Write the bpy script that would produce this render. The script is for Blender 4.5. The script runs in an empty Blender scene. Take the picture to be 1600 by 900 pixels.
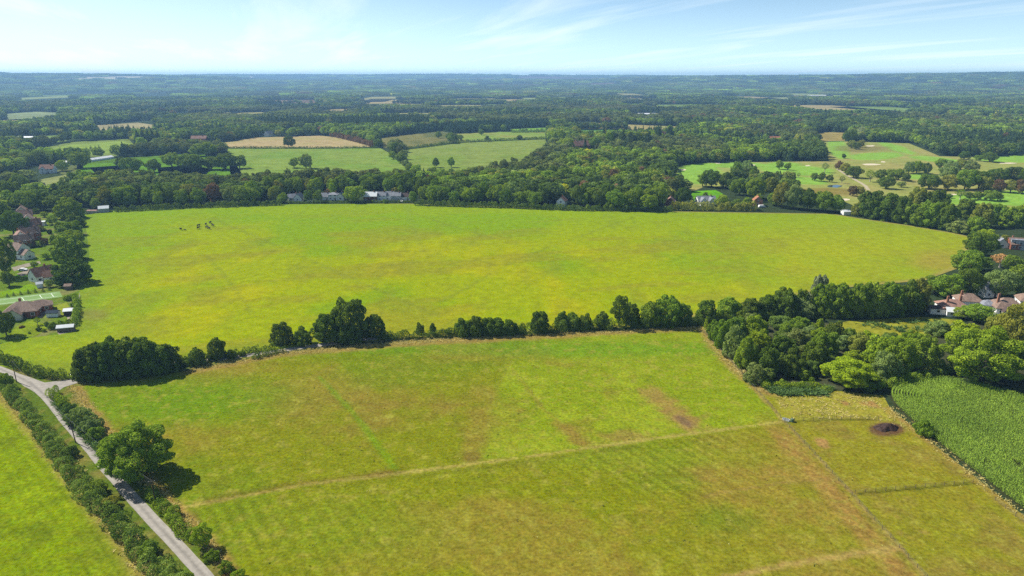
import bpy, math, random
import numpy as np
from mathutils import Vector
from mathutils.geometry import delaunay_2d_cdt

S = bpy.context.scene
C = S.collection
R = math.radians
rng = np.random.default_rng(7)
random.seed(7)

# ------------------------------------------------------------------ camera, sky, sun, exposure
CAM_H, PITCH, FPX = 100.0, R(17.2), 1066.7
cam = bpy.data.cameras.new('camera'); cam_o = bpy.data.objects.new('camera', cam); C.objects.link(cam_o)
cam_o.location = (0, 0, CAM_H); cam_o.rotation_euler = (R(90) - PITCH, 0, 0)
cam.sensor_width = 36; cam.lens = 36 * FPX / 1600; cam.clip_start = 1; cam.clip_end = 60000
S.camera = cam_o
SUN_AZ, SUN_EL = R(-62), R(45)          # azimuth from the view axis, elevation
W = bpy.data.worlds.new('World'); S.world = W; W.use_nodes = True
S.view_settings.view_transform = 'Standard'; S.view_settings.look = 'None'
S.view_settings.gamma = 1; S.view_settings.use_curve_mapping = False
S.view_settings.exposure = 0.92
S.render.engine = 'CYCLES'
S.cycles.use_denoising = False
S.cycles.max_bounces = 5; S.cycles.diffuse_bounces = 2; S.cycles.glossy_bounces = 1
S.cycles.transmission_bounces = 3; S.cycles.volume_bounces = 0; S.cycles.transparent_max_bounces = 8
S.cycles.use_adaptive_sampling = True; S.cycles.adaptive_threshold = 0.006


def world_nodes():
    nt = W.node_tree; N = nt.nodes; L = nt.links
    bg = N['Background']
    sky = N.new('ShaderNodeTexSky'); sky.sky_type = 'NISHITA'; sky.sun_disc = False
    sky.sun_elevation = SUN_EL; sky.sun_rotation = SUN_AZ
    sky.air_density = 0.4; sky.dust_density = 0.0; sky.ozone_density = 4.5; sky.altitude = 100
    # thin cirrus: the view direction projected on a high flat layer, streaked noise
    tc = N.new('ShaderNodeTexCoord'); sep = N.new('ShaderNodeSeparateXYZ'); L.new(tc.outputs['Generated'], sep.inputs[0])
    def m(op, a, b=None):
        n = N.new('ShaderNodeMath'); n.operation = op
        for i, v in enumerate((a, b)):
            if v is None: continue
            if isinstance(v, (int, float)): n.inputs[i].default_value = v
            else: L.new(v, n.inputs[i])
        return n.outputs[0]
    z = m('ADD', m('MAXIMUM', sep.outputs[2], 0.0), 0.05)
    u = m('DIVIDE', sep.outputs[0], z); v = m('DIVIDE', sep.outputs[1], z)
    cmb = N.new('ShaderNodeCombineXYZ'); L.new(u, cmb.inputs[0]); L.new(v, cmb.inputs[1])
    # streaks run across the layer towards the viewer and to one side
    def dot(vx, vy):
        n = N.new('ShaderNodeVectorMath'); n.operation = 'DOT_PRODUCT'; L.new(cmb.outputs[0], n.inputs[0]); n.inputs[1].default_value = (vx, vy, 0); return n.outputs['Value']
    st = N.new('ShaderNodeCombineXYZ'); L.new(dot(.36 * .085, -.93 * .085), st.inputs[0]); L.new(dot(.93 * .42, .36 * .42), st.inputs[1])
    no = N.new('ShaderNodeTexNoise'); no.inputs['Scale'].default_value = 2.2; no.inputs['Detail'].default_value = 6
    no.inputs['Roughness'].default_value = 0.55; no.inputs['Distortion'].default_value = 0.35
    L.new(st.outputs[0], no.inputs['Vector'])
    rp = N.new('ShaderNodeValToRGB'); rp.color_ramp.elements[0].position = 0.5; rp.color_ramp.elements[1].position = 0.8
    L.new(no.outputs[0], rp.inputs[0])
    dp = N.new('ShaderNodeVectorMath'); dp.operation = 'DOT_PRODUCT'; L.new(tc.outputs['Generated'], dp.inputs[0]); dp.inputs[1].default_value = (math.sin(SUN_AZ), math.cos(SUN_AZ), 0)
    veil = m('MULTIPLY', m('POWER', m('MAXIMUM', dp.outputs['Value'], 0.0), 3.0), 0.42)     # thin high veil around the sun's side
    low = m('MULTIPLY', m('MAXIMUM', m('SUBTRACT', 1.0, m('MULTIPLY', sep.outputs[2], 7.0)), 0.0), 0.35)       # paler air low down
    fac = m('MINIMUM', m('ADD', m('MULTIPLY', rp.outputs[0], 0.5), m('ADD', veil, low)), 1.0)
    tn = N.new('ShaderNodeVectorMath'); tn.operation = 'MULTIPLY'; L.new(sky.outputs[0], tn.inputs[0]); tn.inputs[1].default_value = (.99, 1.03, .80)
    mix = N.new('ShaderNodeMix'); mix.data_type = 'RGBA'
    L.new(fac, mix.inputs[0]); L.new(tn.outputs[0], mix.inputs[6]); mix.inputs[7].default_value = (6.3, 6.7, 6.9, 1)
    L.new(mix.outputs[2], bg.inputs[0])
    bg.inputs[1].default_value = 0.105
world_nodes()

sun = bpy.data.lights.new('sun', 'SUN'); sun.energy = 4.2; sun.angle = R(0.53); sun.color = (1, 0.95, 0.86)
sun_o = bpy.data.objects.new('sun', sun); C.objects.link(sun_o)
sdir = Vector((math.sin(SUN_AZ) * math.cos(SUN_EL), math.cos(SUN_AZ) * math.cos(SUN_EL), math.sin(SUN_EL)))
sun_o.rotation_euler = (-sdir).to_track_quat('-Z', 'Y').to_euler(); sun_o.location = (-300, 200, 900)

# ------------------------------------------------------------------ helpers
CP, SP = math.cos(PITCH), math.sin(PITCH)
def G(px, py):
    """ground point (z = 0) seen at a point of the 1600 x 900 photograph"""
    u = (px - 800) / FPX; v = (450 - py) / FPX
    dy = CP + v * SP; dz = -SP + v * CP
    t = -CAM_H / dz
    return u * t, dy * t
def GP(pts): return [G(*p) for p in pts]
def PX(x, y, z=0.0):
    d = y * CP + (CAM_H - z) * SP
    return 800 + FPX * x / d, 450 - FPX * ((z - CAM_H) * CP + y * SP) / d
def depth(y, z=0.0): return y * CP + (CAM_H - z) * SP

def lin(c):
    c = np.asarray(c, float) / 255
    return np.where(c <= .04045, c / 12.92, ((c + .055) / 1.055) ** 2.4)
def A(r, g, b, k=2.15):
    """albedo of a sunlit level surface that shows as this colour"""
    return lin((r, g, b)) / k

def tag(o, label=None, cat=None, group=None, kind=None):
    if label: o['label'] = label
    if cat: o['category'] = cat
    if group: o['group'] = group
    if kind: o['kind'] = kind
    return o
def empty(name, loc, rz=0.0):
    o = bpy.data.objects.new(name, None); C.objects.link(o); o.location = loc; o.rotation_euler = (0, 0, rz)
    o.empty_display_size = 0.5
    return o
def link(name, me, parent=None, mat=None):
    o = bpy.data.objects.new(name, me); C.objects.link(o)
    if parent: o.parent = parent
    if mat and not me.materials: me.materials.append(mat)
    return o

def quads_mesh(name, V, nq, leafvar=None, mat=None, k=4):
    me = bpy.data.meshes.new(name)
    me.vertices.add(len(V)); me.vertices.foreach_set('co', np.ascontiguousarray(V, np.float32).ravel())
    me.loops.add(nq * k); me.loops.foreach_set('vertex_index', np.arange(nq * k, dtype=np.int32))
    me.polygons.add(nq); me.polygons.foreach_set('loop_start', np.arange(0, nq * k, k, dtype=np.int32))
    if leafvar is not None:
        a = me.attributes.new('leafvar', 'FLOAT', 'FACE'); a.data.foreach_set('value', leafvar.astype(np.float32))
    me.update(calc_edges=True); me.validate()
    if mat: me.materials.append(mat)
    return me

class MB:
    """collects boxes, prisms and tubes into one mesh"""
    def __init__(s): s.v = []; s.f = []
    def poly(s, pts, faces):
        n = len(s.v); s.v += [tuple(p) for p in pts]; s.f += [tuple(i + n for i in f) for f in faces]
    def box(s, x0, x1, y0, y1, z0, z1, top=True):
        p = [(x0, y0, z0), (x1, y0, z0), (x1, y1, z0), (x0, y1, z0), (x0, y0, z1), (x1, y0, z1), (x1, y1, z1), (x0, y1, z1)]
        f = [(0, 3, 2, 1), (0, 1, 5, 4), (1, 2, 6, 5), (2, 3, 7, 6), (3, 0, 4, 7)]
        if top: f.append((4, 5, 6, 7))
        s.poly(p, f)
    def tube(s, p0, p1, r0, r1, n=7):
        p0 = Vector(p0); p1 = Vector(p1); d = (p1 - p0).normalized()
        a = d.orthogonal().normalized(); b = d.cross(a)
        pts = [p0 + (a * math.cos(t) + b * math.sin(t)) * r0 for t in [2 * math.pi * i / n for i in range(n)]]
        pts += [p1 + (a * math.cos(t) + b * math.sin(t)) * r1 for t in [2 * math.pi * i / n for i in range(n)]]
        s.poly(pts, [(i, (i + 1) % n, n + (i + 1) % n, n + i) for i in range(n)] + [tuple(range(n))[::-1], tuple(range(n, 2 * n))])
    def build(s, name, mat, parent=None):
        me = bpy.data.meshes.new(name); me.from_pydata(s.v, [], s.f); me.update()
        return link(name, me, parent, mat)

# value noise (numpy) used for the colours of the fields and for scattering
def _h(ix, iy, s):
    n = (ix.astype(np.int64) * 374761393 + iy.astype(np.int64) * 668265263 + s * 1274126177) & 0x7fffffff
    n = ((n ^ (n >> 13)) * 1274126177) & 0x7fffffff
    return ((n ^ (n >> 16)) & 0xffff) / 65535.0
def vnoise(x, y, sc, seed=0, octaves=3, rough=0.5):
    t = 0; amp = 1; tot = 0
    for o in range(octaves):
        X = x / sc; Y = y / sc; ix = np.floor(X); iy = np.floor(Y); fx = X - ix; fy = Y - iy
        fx = fx * fx * (3 - 2 * fx); fy = fy * fy * (3 - 2 * fy)
        a = _h(ix, iy, seed + o); b = _h(ix + 1, iy, seed + o); c = _h(ix, iy + 1, seed + o); d = _h(ix + 1, iy + 1, seed + o)
        t = t + amp * ((a * (1 - fx) + b * fx) * (1 - fy) + (c * (1 - fx) + d * fx) * fy); tot += amp
        amp *= rough; sc /= 2.03
    return t / tot
def seg_dist(x, y, pts):
    d = np.full(np.shape(x), 1e9)
    for (ax, ay), (bx, by) in zip(pts[:-1], pts[1:]):
        vx, vy = bx - ax, by - ay; L2 = vx * vx + vy * vy + 1e-9
        t = np.clip(((x - ax) * vx + (y - ay) * vy) / L2, 0, 1)
        d = np.minimum(d, np.hypot(x - ax - t * vx, y - ay - t * vy))
    return d
def inside(x, y, poly):
    x = np.asarray(x, float); y = np.asarray(y, float)
    c = np.zeros(x.shape, bool); n = len(poly)
    for i in range(n):
        (ax, ay), (bx, by) = poly[i], poly[i - 1]
        if ay == by: continue
        k = ((ay > y) != (by > y)) & (x < (bx - ax) * (y - ay) / (by - ay) + ax)
        c ^= k
    return c
def sdist(x, y, poly):
    d = seg_dist(x, y, list(poly) + [poly[0]])
    return np.where(inside(x, y, poly), d, -d)
def smooth(v, a, b):
    t = np.clip((v - a) / (b - a), 0, 1); return t * t * (3 - 2 * t)
def mixc(col, c2, f): return col * (1 - f[:, None]) + np.asarray(c2)[None, :] * f[:, None]

# ------------------------------------------------------------------ materials
def mat_new(name):
    m = bpy.data.materials.new(name); m.use_nodes = True
    return m, m.node_tree.nodes, m.node_tree.links, m.node_tree.nodes['Principled BSDF']
def noise_node(N, L, vec, scale, detail=4, rough=.55):
    n = N.new('ShaderNodeTexNoise'); n.inputs['Scale'].default_value = scale; n.inputs['Detail'].default_value = detail
    n.inputs['Roughness'].default_value = rough; L.new(vec, n.inputs['Vector']); return n.outputs[0]
def maprange(N, L, v, a, b, c, d):
    n = N.new('ShaderNodeMapRange'); L.new(v, n.inputs[0])
    for i, q in enumerate((a, b, c, d)): n.inputs[i + 1].default_value = q
    return n.outputs[0]
def vmath(N, L, op, a, b):
    n = N.new('ShaderNodeVectorMath'); n.operation = op
    for i, v in enumerate((a, b)):
        if isinstance(v, tuple): n.inputs[i].default_value = v
        else: L.new(v, n.inputs[i])
    return n.outputs[0]

def grass_material(name, contrast=0.55, fine=1.0):
    m, N, L, B = mat_new(name)
    at = N.new('ShaderNodeAttribute'); at.attribute_name = 'col'
    tc = N.new('ShaderNodeTexCoord'); P = tc.outputs['Object']
    n1 = maprange(N, L, noise_node(N, L, P, 1.1 * fine, 5, .65), .3, .7, 1 - contrast, 1 + contrast)
    n2 = maprange(N, L, noise_node(N, L, P, .22 * fine, 6, .68), .3, .7, .78, 1.22)
    n3 = noise_node(N, L, P, .5 * fine, 3)
    c = N.new('ShaderNodeMath'); c.operation = 'MULTIPLY'; L.new(n1, c.inputs[0]); L.new(n2, c.inputs[1])
    v = N.new('ShaderNodeVectorMath'); v.operation = 'SCALE'; L.new(at.outputs['Color'], v.inputs[0]); L.new(c.outputs[0], v.inputs[3])
    # hue drift between fresh green and straw
    hs = N.new('ShaderNodeHueSaturation'); L.new(v.outputs[0], hs.inputs['Color']); L.new(maprange(N, L, n3, .3, .7, .488, .516), hs.inputs['Hue'])
    L.new(hs.outputs[0], B.inputs['Base Color']); B.inputs['Roughness'].default_value = 1; B.inputs['Specular IOR Level'].default_value = 0.0
    bp = N.new('ShaderNodeBump'); bp.inputs['Strength'].default_value = .25; bp.inputs['Distance'].default_value = .25
    L.new(noise_node(N, L, P, 1.7 * fine, 4, .6), bp.inputs['Height']); L.new(bp.outputs[0], B.inputs['Normal'])
    return m
M_GRASS = grass_material('paddock grass', .4); M_PASTURE = grass_material('pasture grass', .28)
M_FARGRASS = grass_material('far grass', .25, .3)

def plain(name, col, rough=.8, var=.25, scale=1.2, spec=.2, metal=0):
    m, N, L, B = mat_new(name)
    tc = N.new('ShaderNodeTexCoord')
    f = maprange(N, L, noise_node(N, L, tc.outputs['Object'], scale, 5), .3, .7, 1 - var, 1 + var)
    v = N.new('ShaderNodeVectorMath'); v.operation = 'SCALE'; v.inputs[0].default_value = tuple(col); L.new(f, v.inputs[3])
    L.new(v.outputs[0], B.inputs['Base Color']); B.inputs['Roughness'].default_value = rough
    B.inputs['Specular IOR Level'].default_value = spec; B.inputs['Metallic'].default_value = metal
    return m
def tiled(name, col, sx, sy, var=.3):
    m, N, L, B = mat_new(name)
    tc = N.new('ShaderNodeTexCoord')
    br = N.new('ShaderNodeTexBrick'); L.new(tc.outputs['Object'], br.inputs[0]); br.inputs['Scale'].default_value = 1
    br.inputs['Brick Width'].default_value = sx; br.inputs['Row Height'].default_value = sy; br.inputs['Mortar Size'].default_value = .02
    c = np.array(col); br.inputs['Color1'].default_value = (*c * (1 + var), 1); br.inputs['Color2'].default_value = (*c * (1 - var), 1)
    br.inputs['Mortar'].default_value = (*c * .5, 1)
    f = maprange(N, L, noise_node(N, L, tc.outputs['Object'], .6, 4), .3, .7, .75, 1.25)
    v = N.new('ShaderNodeVectorMath'); v.operation = 'SCALE'; L.new(br.outputs[0], v.inputs[0]); L.new(f, v.inputs[3])
    L.new(v.outputs[0], B.inputs['Base Color']); B.inputs['Roughness'].default_value = .8; B.inputs['Specular IOR Level'].default_value = .2
    return m
M = dict(
    white=plain('white render', (.78, .77, .73), .7, .06), cream=plain('cream render', (.62, .57, .47), .8, .08),
    brick=tiled('red brick', (.30, .11, .06), .23, .08), grey=plain('grey render', (.38, .39, .40), .7, .08),
    rbrown=tiled('brown roof tile', (.25, .17, .13), .3, .25), rred=tiled('red roof tile', (.27, .145, .10), .3, .25),
    rpink=tiled('rose roof tile', (.33, .19, .145), .3, .25), rslate=tiled('slate', (.22, .23, .26), .4, .3),
    rpale=plain('pale roof sheet', (.62, .64, .66), .5, .1), rorange=tiled('orange tile', (.36, .15, .08), .3, .25),
    rdark=tiled('dark tile', (.085, .06, .055), .3, .25), glass=plain('window glass', (.03, .04, .05), .08, .1, spec=.6),
    door=plain('painted door', (.12, .07, .04), .5), wood=plain('weathered wood', (.16, .12, .085), .9, .35, 4), dkwood=plain('creosoted wood', (.07, .05, .035), .9, .3, 4),
    metal=plain('galvanised steel', (.45, .46, .47), .4, .1, metal=.6), wire=plain('fence wire', (.16, .16, .16), .5), whiteplastic=plain('white plastic', (.8, .8, .8), .4, .03),
    chim=plain('orange brick', (.31, .15, .09), .8, .2, 5), hide=plain('black cattle hide', (.015, .013, .012), .6, .3), hidebrown=plain('brown cattle hide', (.07, .035, .02), .6, .3), tyre=plain('tyre', (.02, .02, .02), .8),
    muck=plain('muck', (.055, .036, .03), 1, .6, 1.5, 0), path=plain('gravel path', (.36, .31, .21), 1, .2, .4, 0), sand=plain('bunker sand', (.52, .45, .33), 1, .08, .3, 0), stone=plain('pale stone', (.5, .47, .42), .9, .2),
    bark=plain('bark', (.11, .085, .06), .95, .35, 2.5, .1), paleb=plain('pale bark', (.42, .38, .33), .9, .2, 2, .1), greenwall=plain('green painted board', (.10, .16, .10), .7),
    court=plain('tennis court', A(165, 200, 125), .9, .06, .2, 0), paint=plain('court paint', (.7, .72, .66), .8, .05),
)

def leaf_material(name, inst):
    m, N, L, B = mat_new(name); N.remove(B)
    out = N['Material Output']
    if inst:
        at = N.new('ShaderNodeAttribute'); at.attribute_type = 'INSTANCER'; at.attribute_name = 'tint'; col = at.outputs['Color']
    else:
        oi = N.new('ShaderNodeObjectInfo'); col = oi.outputs['Color']
    lv = N.new('ShaderNodeAttribute'); lv.attribute_name = 'leafvar'
    f = maprange(N, L, lv.outputs['Fac'], 0, 1, .62, 1.38)
    v = N.new('ShaderNodeVectorMath'); v.operation = 'SCALE'; L.new(col, v.inputs[0]); L.new(f, v.inputs[3])
    hs = N.new('ShaderNodeHueSaturation'); L.new(v.outputs[0], hs.inputs['Color']); L.new(maprange(N, L, lv.outputs['Fac'], 0, 1, .515, .488), hs.inputs['Hue'])
    d = N.new('ShaderNodeBsdfDiffuse'); t = N.new('ShaderNodeBsdfTranslucent'); L.new(hs.outputs[0], d.inputs[0])
    tv = vmath(N, L, 'MULTIPLY', hs.outputs[0], (.50, .50, .22)); L.new(tv, t.inputs[0])
    ad = N.new('ShaderNodeAddShader'); L.new(d.outputs[0], ad.inputs[0]); L.new(t.outputs[0], ad.inputs[1]); L.new(ad.outputs[0], out.inputs[0])
    return m
M_LEAF = leaf_material('leaves', False); M_LEAFI = leaf_material('woodland leaves', True)

# ------------------------------------------------------------------ ground sheet with the far hills
def hill_z(x, y):
    r = np.hypot(x, y); az = np.degrees(np.arctan2(x, y))
    top1 = np.interp(az, [-60, -38, -30, -26, -22, -19, 6, 10, 17, 25, 37, 60], [134, 133, 120, 108, 94, 60, 60, 88, 104, 114, 130, 131])
    z1 = top1 * smooth(r, 4800, 8300) * (.84 + .22 * vnoise(x, y, 1000, 5, 4, .62))
    top2 = np.interp(az, [-60, -22, -19, -11, -7, -2, 4, 9, 14, 60], [118, 122, 122, 126, 131, 130, 122, 118, 105, 95])
    z2 = top2 * smooth(r, 8200, 11400) * (.87 + .18 * vnoise(x, y, 1300, 9, 4, .62))
    z = np.maximum(z1, z2)
    return np.where(r < 4800, 0.0, z)

def make_ground():
    na, radii = 288, np.concatenate([[0.5], np.geomspace(30, 12500, 170)])
    fine = np.concatenate([np.linspace(-44, 44, 320, endpoint=False), np.linspace(44, 316, 88, endpoint=False)])
    az = np.radians(fine); na = len(az)
    Rr, Az = np.meshgrid(radii, az, indexing='ij')
    x = (Rr * np.sin(Az)).ravel(); y = (Rr * np.cos(Az)).ravel(); z = hill_z(x, y)
    nr = len(radii); f = []
    for i in range(nr - 1):
        b = i * na
        for j in range(na):
            k = (j + 1) % na
            f.append((b + j, b + na + j, b + na + k, b + k))
    me = bpy.data.meshes.new('ground'); me.from_pydata(np.stack([x, y, z], 1).tolist(), [], f + [tuple(range(na))]); me.update()
    # flip so that the sheet faces up
    if me.polygons[0].normal.z < 0: me.flip_normals()
    r = np.hypot(x, y); a = np.degrees(np.arctan2(x, y))
    col = np.tile(np.array([.03, .045, .018]), (len(x), 1))
    heath = smooth(vnoise(x, y, 900, 31, 3), .46, .54) * smooth(r, 6000, 6900)
    tan = heath * (a < -20); col = mixc(col, (.42, .38, .27), tan * .9)
    br = heath * (a > -6) * (a < 8); col = mixc(col, (.14, .085, .075), br * .8)
    at = me.attributes.new('col', 'FLOAT_COLOR', 'POINT'); at.data.foreach_set('color', np.concatenate([col, np.ones((len(x), 1))], 1).astype(np.float32).ravel())
    tag(link('ground', me, None, M_FARGRASS), kind='structure')
make_ground()

def sheet(name, poly, z, step, colfn, mat=None, kind='structure', zf=None):
    """a level sheet inside POLY, finely meshed, coloured by colfn(x, y)"""
    xs = [p[0] for p in poly]; ys = [p[1] for p in poly]
    bx = []
    for i in range(len(poly)):
        a, b = Vector(poly[i]), Vector(poly[(i + 1) % len(poly)]); n = max(1, int((b - a).length / (step * 1.3)))
        bx += [a.lerp(b, j / n) for j in range(n)]
    gx, gy = np.meshgrid(np.arange(min(xs), max(xs), step), np.arange(min(ys), max(ys), step))
    gx = gx.ravel() + rng.uniform(-.3, .3, gx.size) * step; gy = gy.ravel() + rng.uniform(-.3, .3, gy.size) * step
    k = sdist(gx, gy, poly) > step * .45; pts = bx + [Vector(p) for p in zip(gx[k], gy[k])]
    vs, es, fs, *_ = delaunay_2d_cdt(pts, [], [list(range(len(bx)))], 1, 1e-4)
    V = np.array([(v.x, v.y, z) for v in vs])
    if zf is not None: V[:, 2] += zf(V[:, 0], V[:, 1])
    me = bpy.data.meshes.new(name); me.from_pydata(V.tolist(), [], [tuple(f) for f in fs]); me.update()
    if len(me.polygons) and me.polygons[0].normal.z < 0: me.flip_normals()
    col = np.clip(colfn(V[:, 0], V[:, 1]), .002, .9)
    at = me.attributes.new('col', 'FLOAT_COLOR', 'POINT'); at.data.foreach_set('color', np.concatenate([col, np.ones((len(V), 1))], 1).astype(np.float32).ravel())
    return tag(link(name, me, None, mat or M_GRASS), kind=kind)

# ------------------------------------------------------------------ the big pasture
BIG = GP([(-120, 540), (0, 538), (28, 530), (112, 520), (120, 470), (128, 440), (140, 400), (135, 360), (128, 337), (170, 330), (300, 323), (440, 319),
          (640, 318), (760, 322), (900, 328), (1100, 331), (1300, 334), (1350, 342), (1420, 352), (1490, 364), (1525, 372), (1510, 395), (1500, 418),
          (1445, 438), (1290, 452), (1240, 462), (1150, 480), (1080, 496), (1000, 511), (800, 520), (640, 528), (440, 546), (290, 567), (112, 592), (60, 584), (20, 574), (-120, 566)])
def big_col(x, y):
    px, py = PX(x, y)
    c = np.tile(A(176, 190, 10), (len(x), 1))
    n = vnoise(x, y, 60, 1, 4); n2 = vnoise(x, y * .55, 22, 2, 4); n3 = vnoise(x + y * .6, (y - x * .3) * 3, 40, 3, 3)
    c = mixc(c, A(154, 184, 20), smooth(n, .40, .62))
    c = mixc(c, A(204, 198, 2), smooth(n2, .45, .75) * .65 * smooth(py, 340, 420))
    c = mixc(c, A(168, 164, 48), smooth(n3, .5, .72) * .6)
    c = mixc(c, A(160, 188, 34), smooth(-px, -330, -120) * .7)
    c = mixc(c, A(178, 190, 44), smooth(px, 950, 1300) * .6)
    c = mixc(c, A(186, 162, 72), smooth(np.hypot((px - 1468) / 60, (py - 408) / 22), 1.1, .3) * .65)
    c = mixc(c, A(165, 140, 85), smooth(np.hypot((px - 142) / 34, (py - 492) / 12), 1.2, .3) * .7)
    c = mixc(c, A(148, 158, 78), smooth(np.abs((px - 640) - (py - 335) * .33), 9, 2) * .35 * smooth(py, 430, 330))
    c = mixc(c, A(156, 160, 50), smooth(vnoise(x, y * .4, 12, 8, 3), .55, .75) * .4)
    c = mixc(c, A(150, 190, 30), smooth(-py, -385, -325) * .55)
    for ln in (GP([(325, 400), (368, 452), (392, 490)]), GP([(640, 330), (700, 352), (770, 372)]), GP([(1000, 336), (820, 400), (690, 470)]), GP([(330, 340), (700, 500)])): c = mixc(c, A(140, 150, 60), smooth(seg_dist(x, y, ln) + (n2 - .5) * 2, 1.6, .5) * .35)
    edge = sdist(x, y, BIG)
    c = mixc(c, A(184, 164, 96), smooth(edge, 4.5, 1.0) * .75 * smooth(px, 500, 700))
    c = mixc(c, A(140, 168, 48), smooth(edge, 16, 4) * .4 * smooth(-px, -700, -500))
    return c
sheet('pasture', BIG, .03, 2.2, big_col, M_PASTURE)

# ------------------------------------------------------------------ the near paddocks
NEAR = GP([(112, 604), (150, 601), (300, 578), (440, 551), (640, 533), (800, 524), (1000, 515), (1100, 512), (1125, 546), (1165, 588), (1200, 612), (1290, 609), (1380, 618), (1392, 640),
           (1460, 695), (1600, 806), (1720, 900), (1790, 985), (385, 985), (335, 872), (285, 812), (245, 770), (190, 705), (150, 662)])
PATH1 = GP([(262, 800), (300, 790), (480, 757), (740, 725), (900, 703), (1060, 680), (1225, 659)])
FENCE_LONG = GP([(1100, 520), (1165, 592), (1226, 660), (1300, 740), (1405, 856), (1480, 940)])
FENCE_TOP = GP([(1226, 659), (1300, 656), (1372, 656)])
FENCE_MID = GP([(1336, 771), (1430, 763), (1520, 755)])
PATH2 = GP([(1130, 905), (1230, 882), (1330, 866), (1405, 856)])
FENCE_MAIZE = GP([(1555, 782), (1620, 835), (1720, 920)])
LIME = GP([(800, 548), (775, 620), (742, 724), (1000, 689), (1225, 655), (1180, 600), (1115, 520), (980, 516), (850, 524)])
PALE = GP([(1205, 612), (1290, 610), (1380, 620), (1440, 680), (1360, 654), (1228, 655)])
def near_col(x, y):
    px, py = PX(x, y)
    n = vnoise(x, y, 22, 11, 5, .6); n2 = vnoise(x, y, 8, 12, 4, .6); n3 = vnoise(x, y, 45, 13, 3)
    c = np.tile(A(150, 156, 26), (len(x), 1))
    c = mixc(c, A(166, 150, 54), smooth(n, .42, .68) * .85)
    c = mixc(c, A(134, 156, 24), smooth(n3, .5, .68) * .75)
    c = mixc(c, A(122, 164, 18), smooth(np.hypot((px - 260) / 230, (py - 625) / 45), 1.3, .4) * .7)
    tr = smooth(np.abs((px - 790) + (py - 560) * .3), 40, 10) * 0
    below = smooth(-(py - (790 - (px - 300) * .14)), -6, 2)
    L = smooth(sdist(x, y, LIME), -2.5, 2.5)
    limec = mixc(mixc(np.tile(A(154, 172, 28), (len(x), 1)), A(176, 188, 46), smooth(n2, .45, .7) * .7), A(160, 142, 54), smooth(n, .55, .75) * .8)
    limec = mixc(limec, A(152, 172, 34), smooth(np.hypot((px - 1010) / 190, (py - 548) / 26), 1.2, .3) * .8)
    c = c * (1 - L[:, None]) + limec * L[:, None]
    c = mixc(c, A(116, 168, 30), smooth(np.hypot((px - 860) / 420, (py - 545) / 16), 1.1, .4) * .5)
    brown = smooth(np.hypot((px - 600) / 220, (py - 655) / 60), 1.2, .3) * smooth(n, .35, .6)
    c = mixc(c, A(158, 140, 56), brown * .6)
    # lower part: olive, brown to the right, fresh green by the lane
    low = 1 - below
    c = mixc(c, A(146, 160, 32), low * smooth(np.hypot((px - 520) / 230, (py - 830) / 70), 1.2, .2) * .85)
    c = mixc(c, A(170, 150, 58), low * smooth(px + (py - 760) * .6, 980, 1250) * (.35 + .5 * smooth(n, .4, .6)))
    c = mixc(c, A(150, 164, 36), low * smooth(np.hypot((px - 980) / 220, (py - 715) / 26), 1.2, .3) * .7)
    c = mixc(c, A(112, 142, 34), low * smooth(np.hypot((px - 1130) / 60, (py - 812) / 30) + (n2 - .5), 1.3, .2) * .4)
    fd = seg_dist(x, y, FENCE_LONG); right = smooth(px - (1226 + (py - 660) * .91), -4, 4)
    c = mixc(c, A(166, 158, 40), right * .75 * (.6 + .4 * n))
    c = mixc(c, A(164, 146, 62), right * smooth(n2, .48, .72) * .8)
    c = mixc(c, A(182, 146, 74), smooth(np.abs(fd - 4.5), 5.0, 1.2) * (1 - right) * smooth(py, 630, 700) * (.65 + .4 * n2))
    c = mixc(c, A(190, 182, 70), smooth(sdist(x, y, PALE) + (n2 - .5) * 5, -3, 5) * (.55 + .4 * n2))
    c = mixc(c, A(182, 176, 70), smooth(vnoise(x, y, 2.2, 17, 3), .62, .75) * .6)
    c = mixc(c, A(196, 152, 92), smooth(vnoise(x, y, 6, 19, 2), .74, .84) * right * .9)
    # mown drill lines that run from the lane side away
    dl = np.sin((x * .82 + y * .57) * 2 * math.pi / 3.1); c = c * (1 + (.05 + .11 * smooth(n3, .4, .6)) * dl * (1 - right) * (.35 + .65 * low))[:, None]
    # bare and worn ground
    for (ex, ey, ra, rb, ang, colr, f) in ((1062, 656, 38, 15, .5, (178, 142, 86), 1.15), (1045, 640, 62, 17, .52, (180, 150, 78), 1), (893, 678, 34, 12, .7, (168, 132, 66), .75), (985, 681, 36, 11, .05, (172, 146, 74), .8),
                                           (735, 716, 20, 10, .4, (132, 108, 56), .8), (590, 742, 34, 7, -.15, (140, 108, 54), .6), (1100, 745, 36, 12, .3, (176, 142, 72), .5), (1230, 745, 80, 14, .1, (182, 146, 74), .5)):
        dx, dy = px - ex, py - ey; q = np.hypot((dx * math.cos(ang) + dy * math.sin(ang)) / ra, (-dx * math.sin(ang) + dy * math.cos(ang)) / rb)
        c = mixc(c, A(*colr), smooth(q + (n2 - .5) * 1.6 + (vnoise(x, y, 2.5, 29, 3) - .5) * .8, 1.2, .4) * f * .85)
    dx, dy = px - 1068, py - 658; q = np.hypot((dx * .86 + dy * .5) / 20, (-dx * .5 + dy * .86) / 6)
    c = mixc(c, A(148, 122, 84), smooth(q + (n2 - .5) * .9, 1.2, .6))
    c = mixc(c, A(128, 98, 66), smooth(np.hypot((px - 1385) / 30, (py - 671) / 12), 1.1, .75))
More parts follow.
